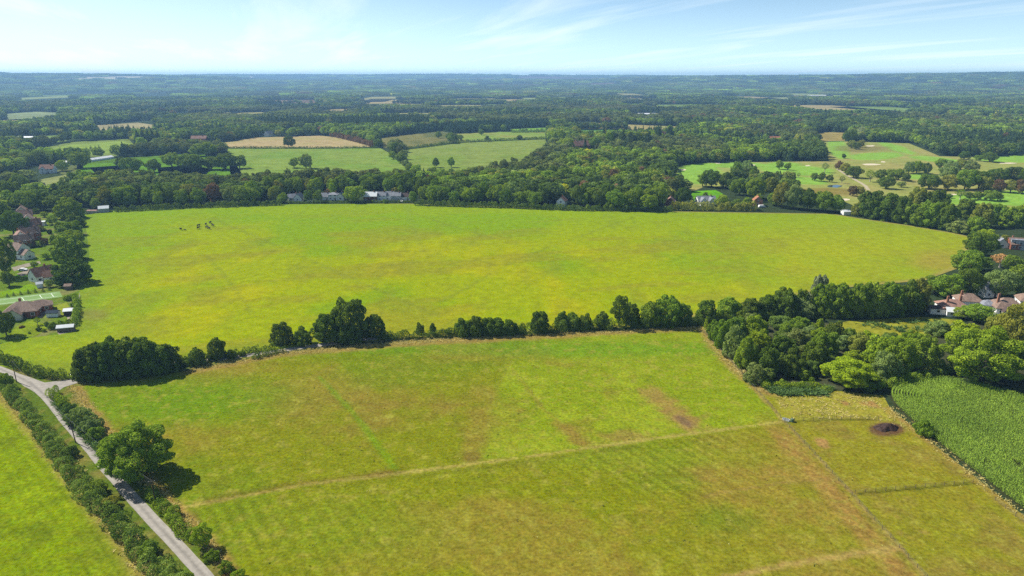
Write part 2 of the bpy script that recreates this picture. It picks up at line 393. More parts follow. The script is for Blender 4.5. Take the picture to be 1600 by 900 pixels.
    # rows of ranker grass and paths, then shadow lines painted into the colour
    for line, w, colr, f in ((GP([(500, 590), (552, 645), (620, 735)]), 1.5, (126, 172, 18), .55), (GP([(800, 560), (770, 620), (742, 724)]), .6, (160, 146, 60), .3), (GP([(680, 600), (716, 660), (748, 722)]), .7, (146, 130, 52), .4),
                             (GP([(800, 575), (850, 640), (915, 695)]), 1.0, (164, 140, 62), .45), (PATH1, 1.0, (194, 180, 88), 1), (PATH2, 1.3, (194, 168, 90), 1), (FENCE_LONG, .8, (182, 156, 86), .8), (GP([(1340, 772), (1300, 748), (1226, 754), (1100, 775)]), .8, (182, 152, 84), .5)):
        c = mixc(c, A(*colr), smooth(seg_dist(x, y, line) + (n2 - .5) * w, w, w * .35) * f)
    for line in (FENCE_TOP, FENCE_MID): c = mixc(c, A(104, 104, 34), smooth(seg_dist(x, y, line) + (n2 - .5) * .5, .9, .3) * .7)  # long grass strip, painted dark for the fence line and its shadow
    up = GP([(330, 782), (480, 753), (620, 737)]); c = mixc(c, A(126, 90, 50), smooth(seg_dist(x, y, up) + (n2 - .5) * 2.4, 2.6, .2) * .5 * below * (.4 + n))  # brown shadow line painted along the upper side of the path
    dn = GP([(480, 765), (740, 733), (1000, 697)]); c = mixc(c, A(122, 128, 40), smooth(seg_dist(x, y, dn), 1.1, .2) * .5 * low)
    # straw coloured margin under the northern hedge, and along the lane hedge
    e = seg_dist(x, y, GP([(300, 579), (440, 553), (640, 536), (800, 527), (1000, 517), (1100, 513), (1125, 546), (1165, 588), (1200, 612)]))
    c = mixc(c, A(184, 154, 84), smooth(e + (n2 - .5) * 4, 4.8, 1.6) * .8)
    e = seg_dist(x, y, GP([(112, 604), (150, 662), (190, 705), (245, 770), (285, 812), (335, 872), (385, 985)]))
    c = mixc(c, A(190, 150, 88), smooth(e + (n2 - .5) * 4, 3.5, 1.2) * .85)
    e = seg_dist(x, y, GP([(1392, 640), (1460, 695), (1600, 806), (1720, 900)]))
    c = mixc(c, A(178, 146, 78), smooth(e + (n2 - .5) * 3, 3.0, 1.0) * .6)
    return c
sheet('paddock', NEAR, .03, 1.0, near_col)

# ------------------------------------------------------------------ the meadow this side of the lane
LEFTF = GP([(-160, 560), (-60, 585), (0, 612), (45, 656), (110, 740), (185, 830), (240, 905), (300, 985), (-500, 985), (-500, 700)])
LEFTE = GP([(-160, 560), (-60, 585), (0, 612), (45, 656), (110, 740), (185, 830), (240, 905), (300, 985)])
def left_col(x, y):
    n = vnoise(x, y, 25, 21, 4); n2 = vnoise(x, y, 6, 22, 4, .6)
    c = np.tile(A(150, 172, 10), (len(x), 1))
    c = mixc(c, A(166, 186, 8), smooth(n, .42, .66) * .8); c = mixc(c, A(128, 144, 26), smooth(n2, .5, .74) * .7)
    px, py = PX(x, y); c = mixc(c, A(138, 140, 46), smooth(py, 730, 830) * smooth(px, 60, 240) * .5)
    e = seg_dist(x, y, LEFTE); dl = np.sin(e * 2 * math.pi / 2.4)
    c = c * (1 + (.05 + .09 * smooth(e, 30, 6)) * dl)[:, None]
    c = mixc(c, A(182, 162, 84), smooth(e + (n2 - .5) * 3, 4.2, 1.4) * .8)
    return c
sheet('meadow', LEFTF, .03, 1.1, left_col)
VERGE = GP([(-60, 585), (0, 608), (45, 652), (110, 736), (185, 828), (250, 912), (310, 985), (385, 985), (335, 872), (285, 812), (245, 770), (190, 705), (150, 662), (112, 604), (150, 601), (440, 552), (440, 546), (290, 567), (112, 592), (60, 584), (20, 574), (-60, 560)])
def verge_col(x, y):
    n = vnoise(x, y, 4, 24, 4, .6); c = np.tile(A(112, 134, 40), (len(x), 1)); return mixc(c, A(166, 150, 80), smooth(n, .45, .68) * .65)
sheet('verge', VERGE, .016, 1.3, verge_col)

# ------------------------------------------------------------------ lane, side track
def ribbon(name, pts, w, z, mat, wfn=None):
    """a strip along PTS with uv across and along it"""
    P = [Vector(p) for p in pts]; out = []
    for a, b in zip(P[:-1], P[1:]):
        n = max(1, int((b - a).length / 3)); out += [a.lerp(b, i / n) for i in range(n)]
    out.append(P[-1])
    for _ in range(6): out = [out[0]] + [(out[i - 1] + out[i] * 2 + out[i + 1]) / 4 for i in range(1, len(out) - 1)] + [out[-1]]
    V = []; U = []; s = 0; cuts = (-.5, -.3, -.12, .12, .3, .5)
    for i, p in enumerate(out):
        t = (out[min(i + 1, len(out) - 1)] - out[max(i - 1, 0)]).normalized(); nrm = Vector((-t.y, t.x))
        ww = wfn(i / (len(out) - 1)) if wfn else w; j = (rng.random() - .5) * .18
        for c in cuts:
            q = p + nrm * (c * ww + (j if abs(c) == .5 else 0)); V.append((q.x, q.y, z)); U.append((c + .5, s / 4))
        if i < len(out) - 1: s += (out[i + 1] - p).length
    k = len(cuts); F = [(i * k + j, i * k + j + 1, (i + 1) * k + j + 1, (i + 1) * k + j) for i in range(len(out) - 1) for j in range(k - 1)]
    me = bpy.data.meshes.new(name); me.from_pydata(V, [], F); me.update()
    if me.polygons[0].normal.z < 0: me.flip_normals()
    uv = me.uv_layers.new(name='UVMap'); idx = np.zeros(len(me.loops), np.int32); me.loops.foreach_get('vertex_index', idx)
    uv.data.foreach_set('uv', np.array(U, np.float32)[idx].ravel())
    return tag(link(name, me, None, mat), kind='structure')
def flat_patch(name, pts, z, mat, label=None, kind='structure', cat=None):
    me = bpy.data.meshes.new(name); me.from_pydata([(x, y, z) for x, y in pts], [], [tuple(range(len(pts)))]); me.update()
    if me.polygons[0].normal.z < 0: me.flip_normals()
    return tag(link(name, me, None, mat), label, cat, None, kind)
def lane_mat():
    m, N, L, B = mat_new('worn tarmac'); tc = N.new('ShaderNodeTexCoord'); sp = N.new('ShaderNodeSeparateXYZ'); L.new(tc.outputs['UV'], sp.inputs[0])
    r = N.new('ShaderNodeValToRGB'); L.new(sp.outputs[0], r.inputs[0]); cr = r.color_ramp
    for p, v in ((0, .20), (.08, .21), (.25, .225), (.5, .15), (.75, .225), (.92, .21), (1, .22)):
        e = cr.elements.new(p) if p not in (0, 1) else cr.elements[0 if p == 0 else -1]; e.color = (v * 1.36, v * 1.24, v * 1.08, 1)
    f = maprange(N, L, noise_node(N, L, tc.outputs['Object'], .7, 6, .65), .3, .7, .78, 1.2)
    v = N.new('ShaderNodeVectorMath'); v.operation = 'SCALE'; L.new(r.outputs[0], v.inputs[0]); L.new(f, v.inputs[3])
    L.new(v.outputs[0], B.inputs['Base Color']); B.inputs['Roughness'].default_value = .9; B.inputs['Specular IOR Level'].default_value = .15
    return m
M_LANE = lane_mat()
LANE = GP([(-90, 552), (-30, 566), (2, 577), (45, 596), (76, 622), (100, 655), (145, 706), (182, 750), (222, 795), (262, 838), (298, 875), (322, 902), (385, 980)])
ribbon('lane', LANE, 3.4, .05, M_LANE, lambda t: 2.9 + 1.5 * max(0, 1 - abs(t - .27) / .05))
flat_patch('road_junction', GP([(40, 587), (70, 598), (104, 593.5), (119, 591.5), (121, 598.5), (100, 605), (90, 612), (87, 624), (95, 640), (103, 655), (88, 650), (64, 622), (42, 602)]), .047, M_LANE)
ribbon('track', GP([(62, 613), (84, 605), (114, 595), (140, 586), (180, 578), (240, 571), (300, 565.5), (380, 556.5), (430, 549), (500, 539), (600, 527)]), 3.0, .045, M_LANE, lambda t: 7.5 - 55 * t if t < .08 else 3.0)

# ------------------------------------------------------------------ foliage
def leaves_on(lobes, n, leaf, seed, aspect=(.5, .95), jitter=.6, keep_in=.82, vary=.12):
    """N leaf-sized quads spread over the outside of a set of lobes (centre, radii)"""
    g = np.random.default_rng(seed); lb = np.asarray(lobes, float); c = lb[:, :3]; r = lb[:, 3:6]
    w = (r[:, 0] * r[:, 2]) ** .95; w /= w.sum(); P = []; Nn = []; KK = []; have = 0
    cen = c.mean(0)
    while have < n:
        k = g.choice(len(lb), n * 2, p=w); d = g.normal(size=(n * 2, 3)); d /= np.linalg.norm(d, axis=1)[:, None]
        rad = .86 + .2 * g.random((n * 2, 1)); p = c[k] + d * r[k] * rad
        ok = p[:, 2] > .05
        if len(lb) < 420:
            for i in range(len(lb)):
                q = (((p - c[i]) / r[i]) ** 2).sum(1); ok &= (q > keep_in ** 2) | (k == i)
        else:
            for i in range(len(lb)):
                near = np.abs(k - i) < 8; s = near & (k != i)
                q = (((p[s] - c[i]) / r[i]) ** 2).sum(1); t = ok[s]; t &= q > keep_in ** 2; ok[s] = t
        out = d / r[k]; out /= np.linalg.norm(out, axis=1)[:, None]
        P.append(p[ok]); Nn.append(out[ok]); KK.append(k[ok]); have += int(ok.sum())
        if ok.sum() == 0: break
    P = np.concatenate(P)[:n]; Nn = np.concatenate(Nn)[:n]; n = len(P); lo = (g.normal(size=len(lb)) * vary)[np.concatenate(KK)[:n]]
    nrm = Nn + g.normal(size=(n, 3)) * jitter; nrm /= np.linalg.norm(nrm, axis=1)[:, None]
    h = g.normal(size=(n, 3)); t1 = np.cross(nrm, h); t1 /= np.linalg.norm(t1, axis=1)[:, None] + 1e-9; t2 = np.cross(nrm, t1)
    a = leaf * .5 * g.uniform(.65, 1.4, (n, 1)); b = a * g.uniform(*aspect, (n, 1))
    V = np.stack([P - t1 * a, P - t2 * b + t1 * a * .2, P + t1 * a, P + t2 * b + t1 * a * .1], 1).reshape(-1, 3)
    return V, np.clip(g.normal(.5, .22, n) + lo, 0, 1)

def crown_lobes(seed, Rr, H, base, nl, lr, top=1.0, egg=0.0, sub=0):
    g = np.random.default_rng(seed); cz = (base + H) / 2; hz = (H - base) / 2; L = []
    for i in range(nl):
        t = (i + .5) / nl; z = 1 - 2 * t; ph = i * 2.39996 + g.uniform(-.5, .5); s = math.sqrt(max(0, 1 - z * z))
        f = g.uniform(.55, .84); rr = lr * Rr * g.uniform(.7, 1.3) * (1.0 if z > -.4 else .8)
        wide = 1 - egg * z
        L.append((Rr * s * f * wide * math.cos(ph), Rr * s * f * wide * math.sin(ph), cz + hz * z * f * top, rr, rr, rr * g.uniform(.7, .95)))
    L.append((0, 0, cz, Rr * .62, Rr * .62, hz * .7))
    if sub:
        out = []
        for (x, y, z, a, b, c) in L[:-1]:
            out.append((x, y, z, a * .86, b * .86, c * .86))
            for _ in range(sub):
                d = g.normal(size=3); d /= np.linalg.norm(d); d[2] = abs(d[2]) * .8 if g.random() < .7 else d[2]
                r = a * g.uniform(.32, .5); out.append((x + d[0] * a * .72, y + d[1] * a * .72, z + d[2] * c * .75, r, r, r * .85))
        L = out + L[-1:]
    return L

def trunk_mesh(name, H, base, Rr, seed, limbs=5, rad=None, mat='bark'):
    g = random.Random(seed); m = MB(); r = rad or max(.12, .032 * H)
    fork = max(base * 1.1, H * .28); m.tube((0, 0, -.15), (g.uniform(-.1, .1), g.uniform(-.1, .1), fork), r * 1.25, r * .8, 8)
    m.tube((0, 0, fork - .1), (g.uniform(-.5, .5), g.uniform(-.5, .5), H * .82), r * .8, r * .2, 6)
    for i in range(limbs):
        a = i * 2.4 + g.random(); z0 = fork * g.uniform(.75, 1.25); l = Rr * g.uniform(.5, .75)
        m.tube((0, 0, z0), (math.cos(a) * l, math.sin(a) * l, z0 + H * g.uniform(.15, .35)), r * .5, r * .12, 5)
    me = bpy.data.meshes.new(name); me.from_pydata(m.v, [], m.f); me.update(); me.materials.append(M[mat]); return me

VAR = {}       # class -> list of (crown mesh, trunk mesh, R, H)
def variant(cls, seed, Rr, H, base, nl, lr, n, leaf, mat=None, top=1.0, egg=0.0, trunk=True, lobes=None, jit=.6, tm='bark', sub=0):
    lb = lobes or crown_lobes(seed, Rr, H, base, nl, lr, top, egg, sub)
    V, lv = leaves_on(lb, n, leaf, seed, jitter=jit)
    # normalise the reach of the crown so that sizes come out as asked
    ex = np.percentile(np.hypot(V[:, 0], V[:, 1]), 98.5); V[:, :2] *= Rr / ex; V[:, 2] *= H / np.percentile(V[:, 2], 99.8)
    me = quads_mesh(cls + '_crown', V, len(V) // 4, lv, mat or M_LEAF)
    tr = trunk_mesh(cls + '_trunk', H, base, Rr, seed, 5 if cls not in ('conifer', 'poplar', 'cone') else 0, mat=tm) if trunk else None
    VAR.setdefault(cls, []).append((me, tr, Rr, H))
def cone_lobes(seed, Rr, H, base, tiers):
    g = np.random.default_rng(seed); L = []
    for i in range(tiers):
        t = i / (tiers - 1); z = base + (H - base) * t * .97; r = Rr * (1 - t) ** .8 + .1; k = max(1, int(6 * (1 - t) + 1))
        for j in range(k):
            a = j * 2 * math.pi / k + i + g.uniform(-.2, .2); L.append((math.cos(a) * r * .55, math.sin(a) * r * .55, z, r * .55 + .1, r * .55 + .1, (H - base) / tiers * .9))
    return L
variant('bigoak', 8, 9, 15, -1.0, 60, .18, 42000, .34, egg=.10, sub=6, jit=.5)
for s in range(5): variant('bushy', 20 + s, 5, 8, -3.2, 32, .26, 9000, .40, egg=.10, sub=5)
for s in range(2): variant('bushoak', 26 + s, 8, 12.5, -4.0, 46, .21, 16000, .48, egg=.10, sub=5)
for s in range(3): variant('oak', 10 + s, 9, 15, .8, 30, .29, 15000, .52, egg=.12, sub=5)
for s in range(5): variant('round', 30 + s, 5, 10, .5, 20, .32, 6500, .42, egg=.15, sub=5)
for s in range(2): variant('tall', 50 + s, 4, 12, .8, 18, .36, 5500, .42, sub=5)
for s in range(4): variant('shrub', 60 + s, 2.5, 3.2, -.6, 14, .36, 4200, .26, trunk=False, egg=.2, sub=4)
for s in range(2): variant('airy', 70 + s, 4, 10, 2, 18, .26, 1300, .42, jit=.9, tm='paleb')
for s in range(2): variant('conifer', 80 + s, 3, 13, .8, 0, 0, 2600, .5, lobes=cone_lobes(80 + s, 3, 13, .8, 11))
variant('cone', 90, 1, 3, .05, 0, 0, 500, .22, lobes=cone_lobes(90, 1, 3, .05, 7))
for s in range(2): variant('poplar', 95 + s, 2.2, 17, 1, 0, 0, 2000, .55, lobes=[(math.cos(i * 2.4) * .8, math.sin(i * 2.4) * .8, 1.5 + i * .85, 1.3 * math.sin(math.pi * (i + 2.5) / 21) + .35, 1.3 * math.sin(math.pi * (i + 2.5) / 21) + .35, 1.5) for i in range(18)])

TINT = dict(dark=(.092, .138, .018), mid=(.146, .212, .020), fresh=(.182, .252, .016), lime=(.205, .278, .013), yellow=(.46, .46, .012), greygreen=(.165, .212, .060), olive=(.190, .202, .032),
            copper=(.135, .085, .045), orange=(.40, .26, .10), blue=(.054, .086, .027), silver=(.23, .26, .14), bramble=(.118, .172, .032))
TWORD = dict(dark='dark green', mid='mid green', fresh='fresh green', lime='lime green', yellow='golden yellow', greygreen='greyish green', olive='olive green', copper='copper brown', orange='orange brown', blue='blackish green', silver='silvery green', bramble='dull green')
NAME = dict(bushy='broadleaf_tree', bushoak='oak_tree', bigoak='oak_tree', oak='oak_tree', round='broadleaf_tree', tall='tall_tree', shrub='shrub', airy='birch_tree', conifer='conifer_tree', cone='clipped_conifer', poplar='poplar_tree')
NOUN = dict(bushy='tree', bushoak='oak', bigoak='oak', oak='oak', round='tree', tall='tall tree', shrub='bush', airy='feathery tree', conifer='conifer', cone='small conifer', poplar='poplar')
CAT = dict(shrub='bush', cone='conifer', conifer='conifer')
ORD = 'first second third fourth fifth sixth seventh eighth ninth tenth eleventh twelfth thirteenth fourteenth fifteenth sixteenth seventeenth eighteenth nineteenth twentieth'.split()
TREES = []     # (x, y, R) of all that stand, to keep others apart

def tree_at(x, y, Rr, H, tint, cls, label, group=None):
    v = VAR[cls]; me, tr, R0, H0 = v[rng.integers(len(v))]
    e = empty(NAME[cls], (x, y, 0), rng.uniform(0, 6.28)); tag(e, label, CAT.get(cls, 'tree'), group)
    k = link('crown', me, e); k.scale = (Rr / R0 * rng.uniform(.94, 1.06), Rr / R0 * rng.uniform(.94, 1.06), H / H0)
    c = np.array(TINT[tint]) * rng.uniform(.86, 1.16) * np.array([rng.uniform(.92, 1.08), 1, rng.uniform(.9, 1.1)]); k.color = (*c, 1)
    if tr is not None: t = link('trunk', tr, e); t.scale = (Rr / R0, Rr / R0, H / H0)
    TREES.append((x, y, Rr))
    return e
def spot(cx, ybot, ytop, wpx):
    """ground spot, crown radius and height of a crown that shows from YBOT up to YTOP and WPX wide"""
    y0 = G(cx, ybot)[1]; Rr = .96 * wpx / 2 * depth(y0 + 4, 4) / FPX; y = y0 + .6 * Rr; Rr = wpx / 2 * depth(y, 5) / FPX
    x = (cx - 800) / FPX * depth(y, 4); a = math.atan((450 - ytop) / FPX); H = CAM_H - math.tan(PITCH - a) * (y + .25 * Rr)
    return x, y, Rr, max(1.0, H)
def row(where, anchor, specs, group):
    """trees or bushes of one row, in order from ANCHOR; each: (cx, ybot, ytop, wpx, tint, class)"""
    for i, s in enumerate(specs):
        cx, yb, yt, w, tint, cls = s
        if cls == 'shrub': yt = max(yt, yb - .8 * w)
        lab = f'{TWORD[tint]} {NOUN[cls]}, {ORD[i]} from {anchor} {where}' if len(specs) > 1 else f'{TWORD[tint]} {NOUN[cls]} {where}'
        tree_at(*spot(cx, yb, yt, w), tint, cls, lab, group)
def one(label, cx, yb, yt, w, tint, cls, group=None): return tree_at(*spot(cx, yb, yt, w), tint, cls, label, group)

def hedge(label, pts, w, h, tint, dens=26, leaf=.29, seed=0, name='hedge', group=None, wob=.62):
    P = [Vector(p) for p in pts]; g = np.random.default_rng(seed + 500); lobes = []
    for a, b in zip(P[:-1], P[1:]):
        n = max(1, int((b - a).length / (w * .17)))
        for i in range(n):
            p = a.lerp(b, (i + g.random() * .6) / n); k = g.uniform(1 - wob, 1 + wob); hh = h * k; rr = w * .5 * g.uniform(.38, .85)
            t = (b - a).normalized(); o = Vector((-t.y, t.x)) * g.uniform(-.34, .34) * w
            lobes.append((p.x + o.x, p.y + o.y, hh * .5, rr, rr, hh * .56))
            if g.random() < .6: q = rr * g.uniform(.3, .5); lobes.append((p.x + o.x + g.normal() * rr * .5, p.y + o.y + g.normal() * rr * .5, hh * g.uniform(.75, 1.05), q, q, q * g.uniform(.8, 1.4)))
    length = sum((b - a).length for a, b in zip(P[:-1], P[1:])); n = int(length * (w * 1.2 + 2 * h) * 2.1 / (leaf * leaf * .75))
    V, lv = leaves_on(lobes, n, leaf, seed, jitter=.65, keep_in=.75, vary=.42)
    c0 = Vector((P[0].x, P[0].y, 0)); V = V - np.array([c0.x, c0.y, 0])
    o = link(name, quads_mesh(name, V, len(V) // 4, lv, M_LEAF)); o.location = c0; o.color = (*np.array(TINT[tint]) * g.uniform(.9, 1.1), 1)
    return tag(o, label, 'hedge', group)

# ------------------------------------------------------------------ trees and hedges that can be told apart
one('huge spreading oak with lit crown standing alone beside the lane', 215, 759, 656, 108, 'mid', 'bigoak')
G_COPSE = 'trees of the lane junction copse'
row('in the dark copse beside the lane junction', 'the junction', [(130, 595, 551, 40, 'dark', 'bushy'), (146, 595, 535, 56, 'dark', 'bushy'), (170, 594, 529, 61, 'dark', 'bushoak'), (198, 592, 528, 61, 'dark', 'bushy'),
    (224, 590, 528, 64, 'dark', 'bushoak'), (246, 587, 529, 58, 'dark', 'bushy'), (263, 581, 535, 38, 'dark', 'bushy'), (185, 582, 530, 56, 'dark', 'bushy'), (212, 580, 527, 51, 'dark', 'bushy')], G_COPSE)
G_HR = 'trees of the hedgerow between the two pastures'
row('along the hedgerow after the dark copse', 'the copse', [(288, 572, 545, 20, 'mid', 'shrub'), (306, 572, 543, 30, 'dark', 'bushy'), (337, 563, 526, 33, 'dark', 'bushy'), (361, 562, 540, 20, 'dark', 'shrub'),
    (377, 557, 541, 12, 'dark', 'shrub')], G_HR)
row('beside the pale track in the hedgerow', 'the copse', [(440, 541, 503, 38, 'dark', 'bushy'), (471, 541, 510, 32, 'dark', 'bushy')], G_HR)
row('in the tallest oak clump of the hedgerow', 'the pale track', [(512, 537, 487, 52, 'dark', 'bushoak'), (548, 535, 466, 64, 'dark', 'bushoak'), (585, 529, 491, 40, 'dark', 'bushoak'), (545, 538, 505, 44, 'dark', 'bushy')], G_HR)
row('along the low hedge after the tall oak clump', 'that clump', [(656, 523, 503, 16, 'dark', 'bushy'), (676, 523, 504, 12, 'dark', 'bushy'), (700, 523, 509, 14, 'dark', 'shrub'), (725, 527, 495, 34, 'dark', 'bushy'),
    (744, 526, 493, 38, 'dark', 'bushy'), (762, 525, 495, 28, 'dark', 'bushy'), (778, 525, 496, 30, 'dark', 'bushy'), (796, 525, 498, 30, 'dark', 'bushy'), (814, 522, 507, 16, 'mid', 'shrub')], G_HR)
row('in the middle of the long hedgerow', 'the low hedge', [(843, 521, 485, 35, 'dark', 'bushy'), (878, 516, 486, 24, 'dark', 'bushy'), (896, 516, 487, 24, 'mid', 'bushy'), (914, 516, 489, 26, 'dark', 'bushy'), (942, 514, 487, 26, 'dark', 'bushy'),
    (968, 513, 461, 30, 'dark', 'tall'), (987, 508, 473, 30, 'dark', 'bushy'), (1018, 512, 470, 40, 'mid', 'bushy'), (1044, 511, 461, 46, 'mid', 'bushoak'), (1066, 506, 472, 32, 'mid', 'bushy')], G_HR)
G_HE = 'trees of the tall hedgerow above the scrub wood'
row('in the tall hedgerow above the scrub wood', 'its paddock corner', [(1104, 504, 467, 36, 'dark', 'bushy'), (1138, 500, 462, 44, 'mid', 'bushy'), (1173, 498, 464, 38, 'dark', 'bushy'), (1200, 496, 460, 34, 'dark', 'bushy'), (1226, 496, 449, 46, 'dark', 'bushoak'),
    (1254, 492, 452, 30, 'dark', 'bushy'), (1278, 488, 428, 34, 'silver', 'bushy'), (1288, 494, 441, 44, 'mid', 'bushoak'), (1314, 497, 442, 40, 'mid', 'bushy'), (1342, 497, 440, 44, 'mid', 'bushoak'), (1368, 497, 442, 40, 'mid', 'bushy'),
    (1392, 495, 440, 42, 'mid', 'bushoak'), (1418, 492, 437, 44, 'dark', 'bushy'), (1438, 486, 434, 30, 'olive', 'bushy')], G_HE)
G_SC = 'trees of the scrub wood between the paddock and the maize'
one('bright lime green round tree on the lower edge of the scrub wood', 1328, 610, 557, 78, 'lime', 'bigoak')
one('dull green rounded willow bush at the paddock edge of the scrub wood', 1181, 601, 567, 38, 'greygreen', 'bushy')
one('slim pale conifer on the paddock corner of the scrub wood', 1104, 515, 493, 9, 'lime', 'cone')
row('on the paddock edge of the scrub', 'the slim pale conifer', [(1116, 533, 500, 24, 'mid', 'bushy'), (1128, 546, 500, 30, 'mid', 'bushy'), (1148, 562, 508, 36, 'greygreen', 'bushy'), (1166, 578, 524, 38, 'mid', 'bushy'), (1200, 588, 540, 40, 'dark', 'bushy')], G_SC)
row('through the middle of the scrub wood', 'its paddock side', [(1150, 530, 494, 34, 'mid', 'bushy'), (1180, 534, 492, 40, 'fresh', 'bushy'), (1186, 560, 516, 50, 'fresh', 'bushoak'), (1222, 566, 522, 46, 'dark', 'bushy'), (1238, 590, 545, 44, 'dark', 'bushy'),
    (1246, 548, 512, 44, 'greygreen', 'bushy'), (1274, 580, 534, 48, 'dark', 'bushy'), (1288, 560, 516, 50, 'mid', 'bushoak'), (1304, 536, 500, 36, 'dark', 'bushy'), (1282, 520, 497, 14, 'lime', 'bushy'), (1318, 548, 522, 34, 'greygreen', 'bushy'),
    (1345, 556, 520, 44, 'olive', 'bushy'), (1372, 575, 524, 48, 'fresh', 'bushy'), (1384, 598, 548, 52, 'greygreen', 'bushy'), (1408, 588, 530, 56, 'mid', 'bushoak'), (1444, 580, 522, 56, 'mid', 'bushoak'), (1424, 556, 516, 44, 'fresh', 'bushoak')], G_SC)
SCRUB = GP([(1122, 516), (1150, 500), (1200, 500), (1300, 516), (1340, 532), (1400, 540), (1440, 546), (1440, 578), (1390, 600), (1300, 596), (1240, 600), (1196, 600), (1160, 576)])
def fill_scrub(n, seed):
    g = np.random.default_rng(seed); xs = [p[0] for p in SCRUB]; ys = [p[1] for p in SCRUB]; k = 0; tr = 0
    while k < n and tr < 4000:
        tr += 1; x, y = g.uniform(min(xs), max(xs)), g.uniform(min(ys), max(ys)); rr = g.uniform(2.4, 3.8)
        if sdist(np.array([x]), np.array([y]), SCRUB)[0] < rr * .8 or any(math.hypot(x - a, y - b) < (rr + c) * .55 for a, b, c in TREES): continue
        t = ('mid', 'greygreen', 'fresh', 'bramble')[g.integers(4)]
        tree_at(x, y, rr, rr * g.uniform(1.3, 1.7), t, 'bushy', f'{TWORD[t]} low tree filling a gap in the scrub wood', f'low {TWORD[t]} trees filling the scrub wood'); k += 1
row('on the clearing side of the scrub wood', 'the tall hedgerow', [(1184, 500, 479, 26, 'mid', 'bushy'), (1220, 516, 492, 40, 'bramble', 'bushy'), (1256, 499, 467, 42, 'greygreen', 'bushy'), (1250, 520, 494, 36, 'mid', 'bushy'), (1326, 528, 512, 30, 'greygreen', 'shrub'), (1356, 536, 516, 30, 'lime', 'shrub'), (1392, 538, 518, 34, 'bramble', 'shrub')], G_SC)
fill_scrub(46, 5)
one('broad sunlit oak above the maize with clumped yellowish crown', 1534, 606, 505, 118, 'fresh', 'bigoak')
row('behind the broad sunlit oak above the maize', 'the clearing', [(1466, 526, 500, 36, 'greygreen', 'bushy'), (1490, 526, 502, 32, 'greygreen', 'bushy'), (1508, 540, 502, 54, 'lime', 'bushy'), (1560, 530, 492, 40, 'olive', 'bushy'), (1586, 560, 472, 60, 'olive', 'oak'), (1612, 605, 520, 60, 'mid', 'oak')], 'trees about the sunlit oak')
one('dense dark bush casting a round shadow on the maize edge', 1446, 684, 655, 36, 'mid', 'shrub')
G_E = 'trees on the eastern edge of the big pasture'
row('along the bungalow end of the big pasture', 'the tall hedgerow', [(1462, 462, 430, 40, 'mid', 'round'), (1486, 470, 428, 44, 'mid', 'round'), (1512, 468, 418, 46, 'dark', 'oak'), (1512, 432, 388, 52, 'mid', 'oak'), (1532, 404, 362, 50, 'dark', 'oak'), (1540, 382, 357, 34, 'lime', 'round'), (1534, 425, 398, 36, 'dark', 'round')], G_E)
one('pale rounded tree hiding a white house behind the bungalows', 1562, 468, 420, 54, 'greygreen', 'oak')
one('bare limbed orange brown tree near the grey dormer house', 1564, 420, 395, 30, 'orange', 'airy')
row('around the grey dormer house', 'the orange brown tree', [(1584, 426, 398, 34, 'mid', 'round'), (1598, 446, 410, 40, 'mid', 'round'), (1568, 386, 366, 16, 'olive', 'round'), (1604, 470, 440, 30, 'fresh', 'round')], G_E)
row('in front of the brown roofed bungalows', 'the dark extension', [(1528, 506, 474, 50, 'mid', 'round'), (1503, 500, 480, 30, 'fresh', 'round'), (1556, 512, 488, 30, 'mid', 'round')], 'trees in front of the bungalows')
G_NE = 'trees of the dark row between the pasture and the golf course'
row('in the row between pasture and golf', 'the white shed', [(1342, 338, 314, 26, 'olive', 'bushy'), (1362, 342, 297, 44, 'dark', 'bushoak'), (1388, 346, 302, 46, 'dark', 'bushoak'), (1410, 350, 306, 38, 'dark', 'bushoak'), (1434, 354, 316, 44, 'mid', 'bushoak'), (1456, 357, 314, 44, 'mid', 'bushoak'), (1478, 360, 316, 40, 'dark', 'bushoak'),
    (1500, 365, 340, 42, 'greygreen', 'bushy'), (1526, 368, 338, 34, 'mid', 'bushy'), (1534, 356, 316, 34, 'olive', 'bushy'), (1558, 352, 318, 38, 'mid', 'bushoak'), (1582, 356, 322, 40, 'mid', 'bushy'), (1432, 334, 292, 34, 'olive', 'bushy'), (1462, 336, 296, 40, 'dark', 'bushy'), (1510, 342, 310, 40, 'dark', 'bushy'), (1600, 350, 312, 30, 'fresh', 'bushy')], G_NE)
# gardens west of the big pasture
G_W = 'big garden trees along the western edge of the big pasture'
row('overhanging the western edge of the big pasture', 'the tiled house', [(113, 447, 403, 56, 'dark', 'bushoak'), (105, 409, 365, 50, 'mid', 'bushoak'), (112, 386, 358, 36, 'fresh', 'bushy'), (108, 371, 345, 40, 'mid', 'bushoak'), (118, 356, 334, 28, 'dark', 'bushy'), (108, 343, 308, 42, 'fresh', 'bushoak'), (92, 362, 346, 16, 'mid', 'bushy'), (84, 382, 366, 14, 'fresh', 'bushy')], G_W)
one('small round tree beside the grey field shelter', 149, 328, 309, 19, 'mid', 'round')
one('small pointed brownish tree behind the grey field shelter', 166, 326, 308, 11, 'olive', 'conifer')
G_V = 'garden trees among the western houses'
row('among the western houses', 'the bungalow', [(7, 528, 484, 34, 'dark', 'oak'), (12, 449, 423, 22, 'dark', 'round'), (6, 434, 372, 40, 'dark', 'oak'), (20, 370, 328, 46, 'dark', 'oak'), (46, 332, 297, 48, 'mid', 'oak'), (10, 322, 282, 44, 'dark', 'oak'), (4, 340, 314, 26, 'olive', 'round'), (30, 300, 270, 30, 'mid', 'round')], G_V)
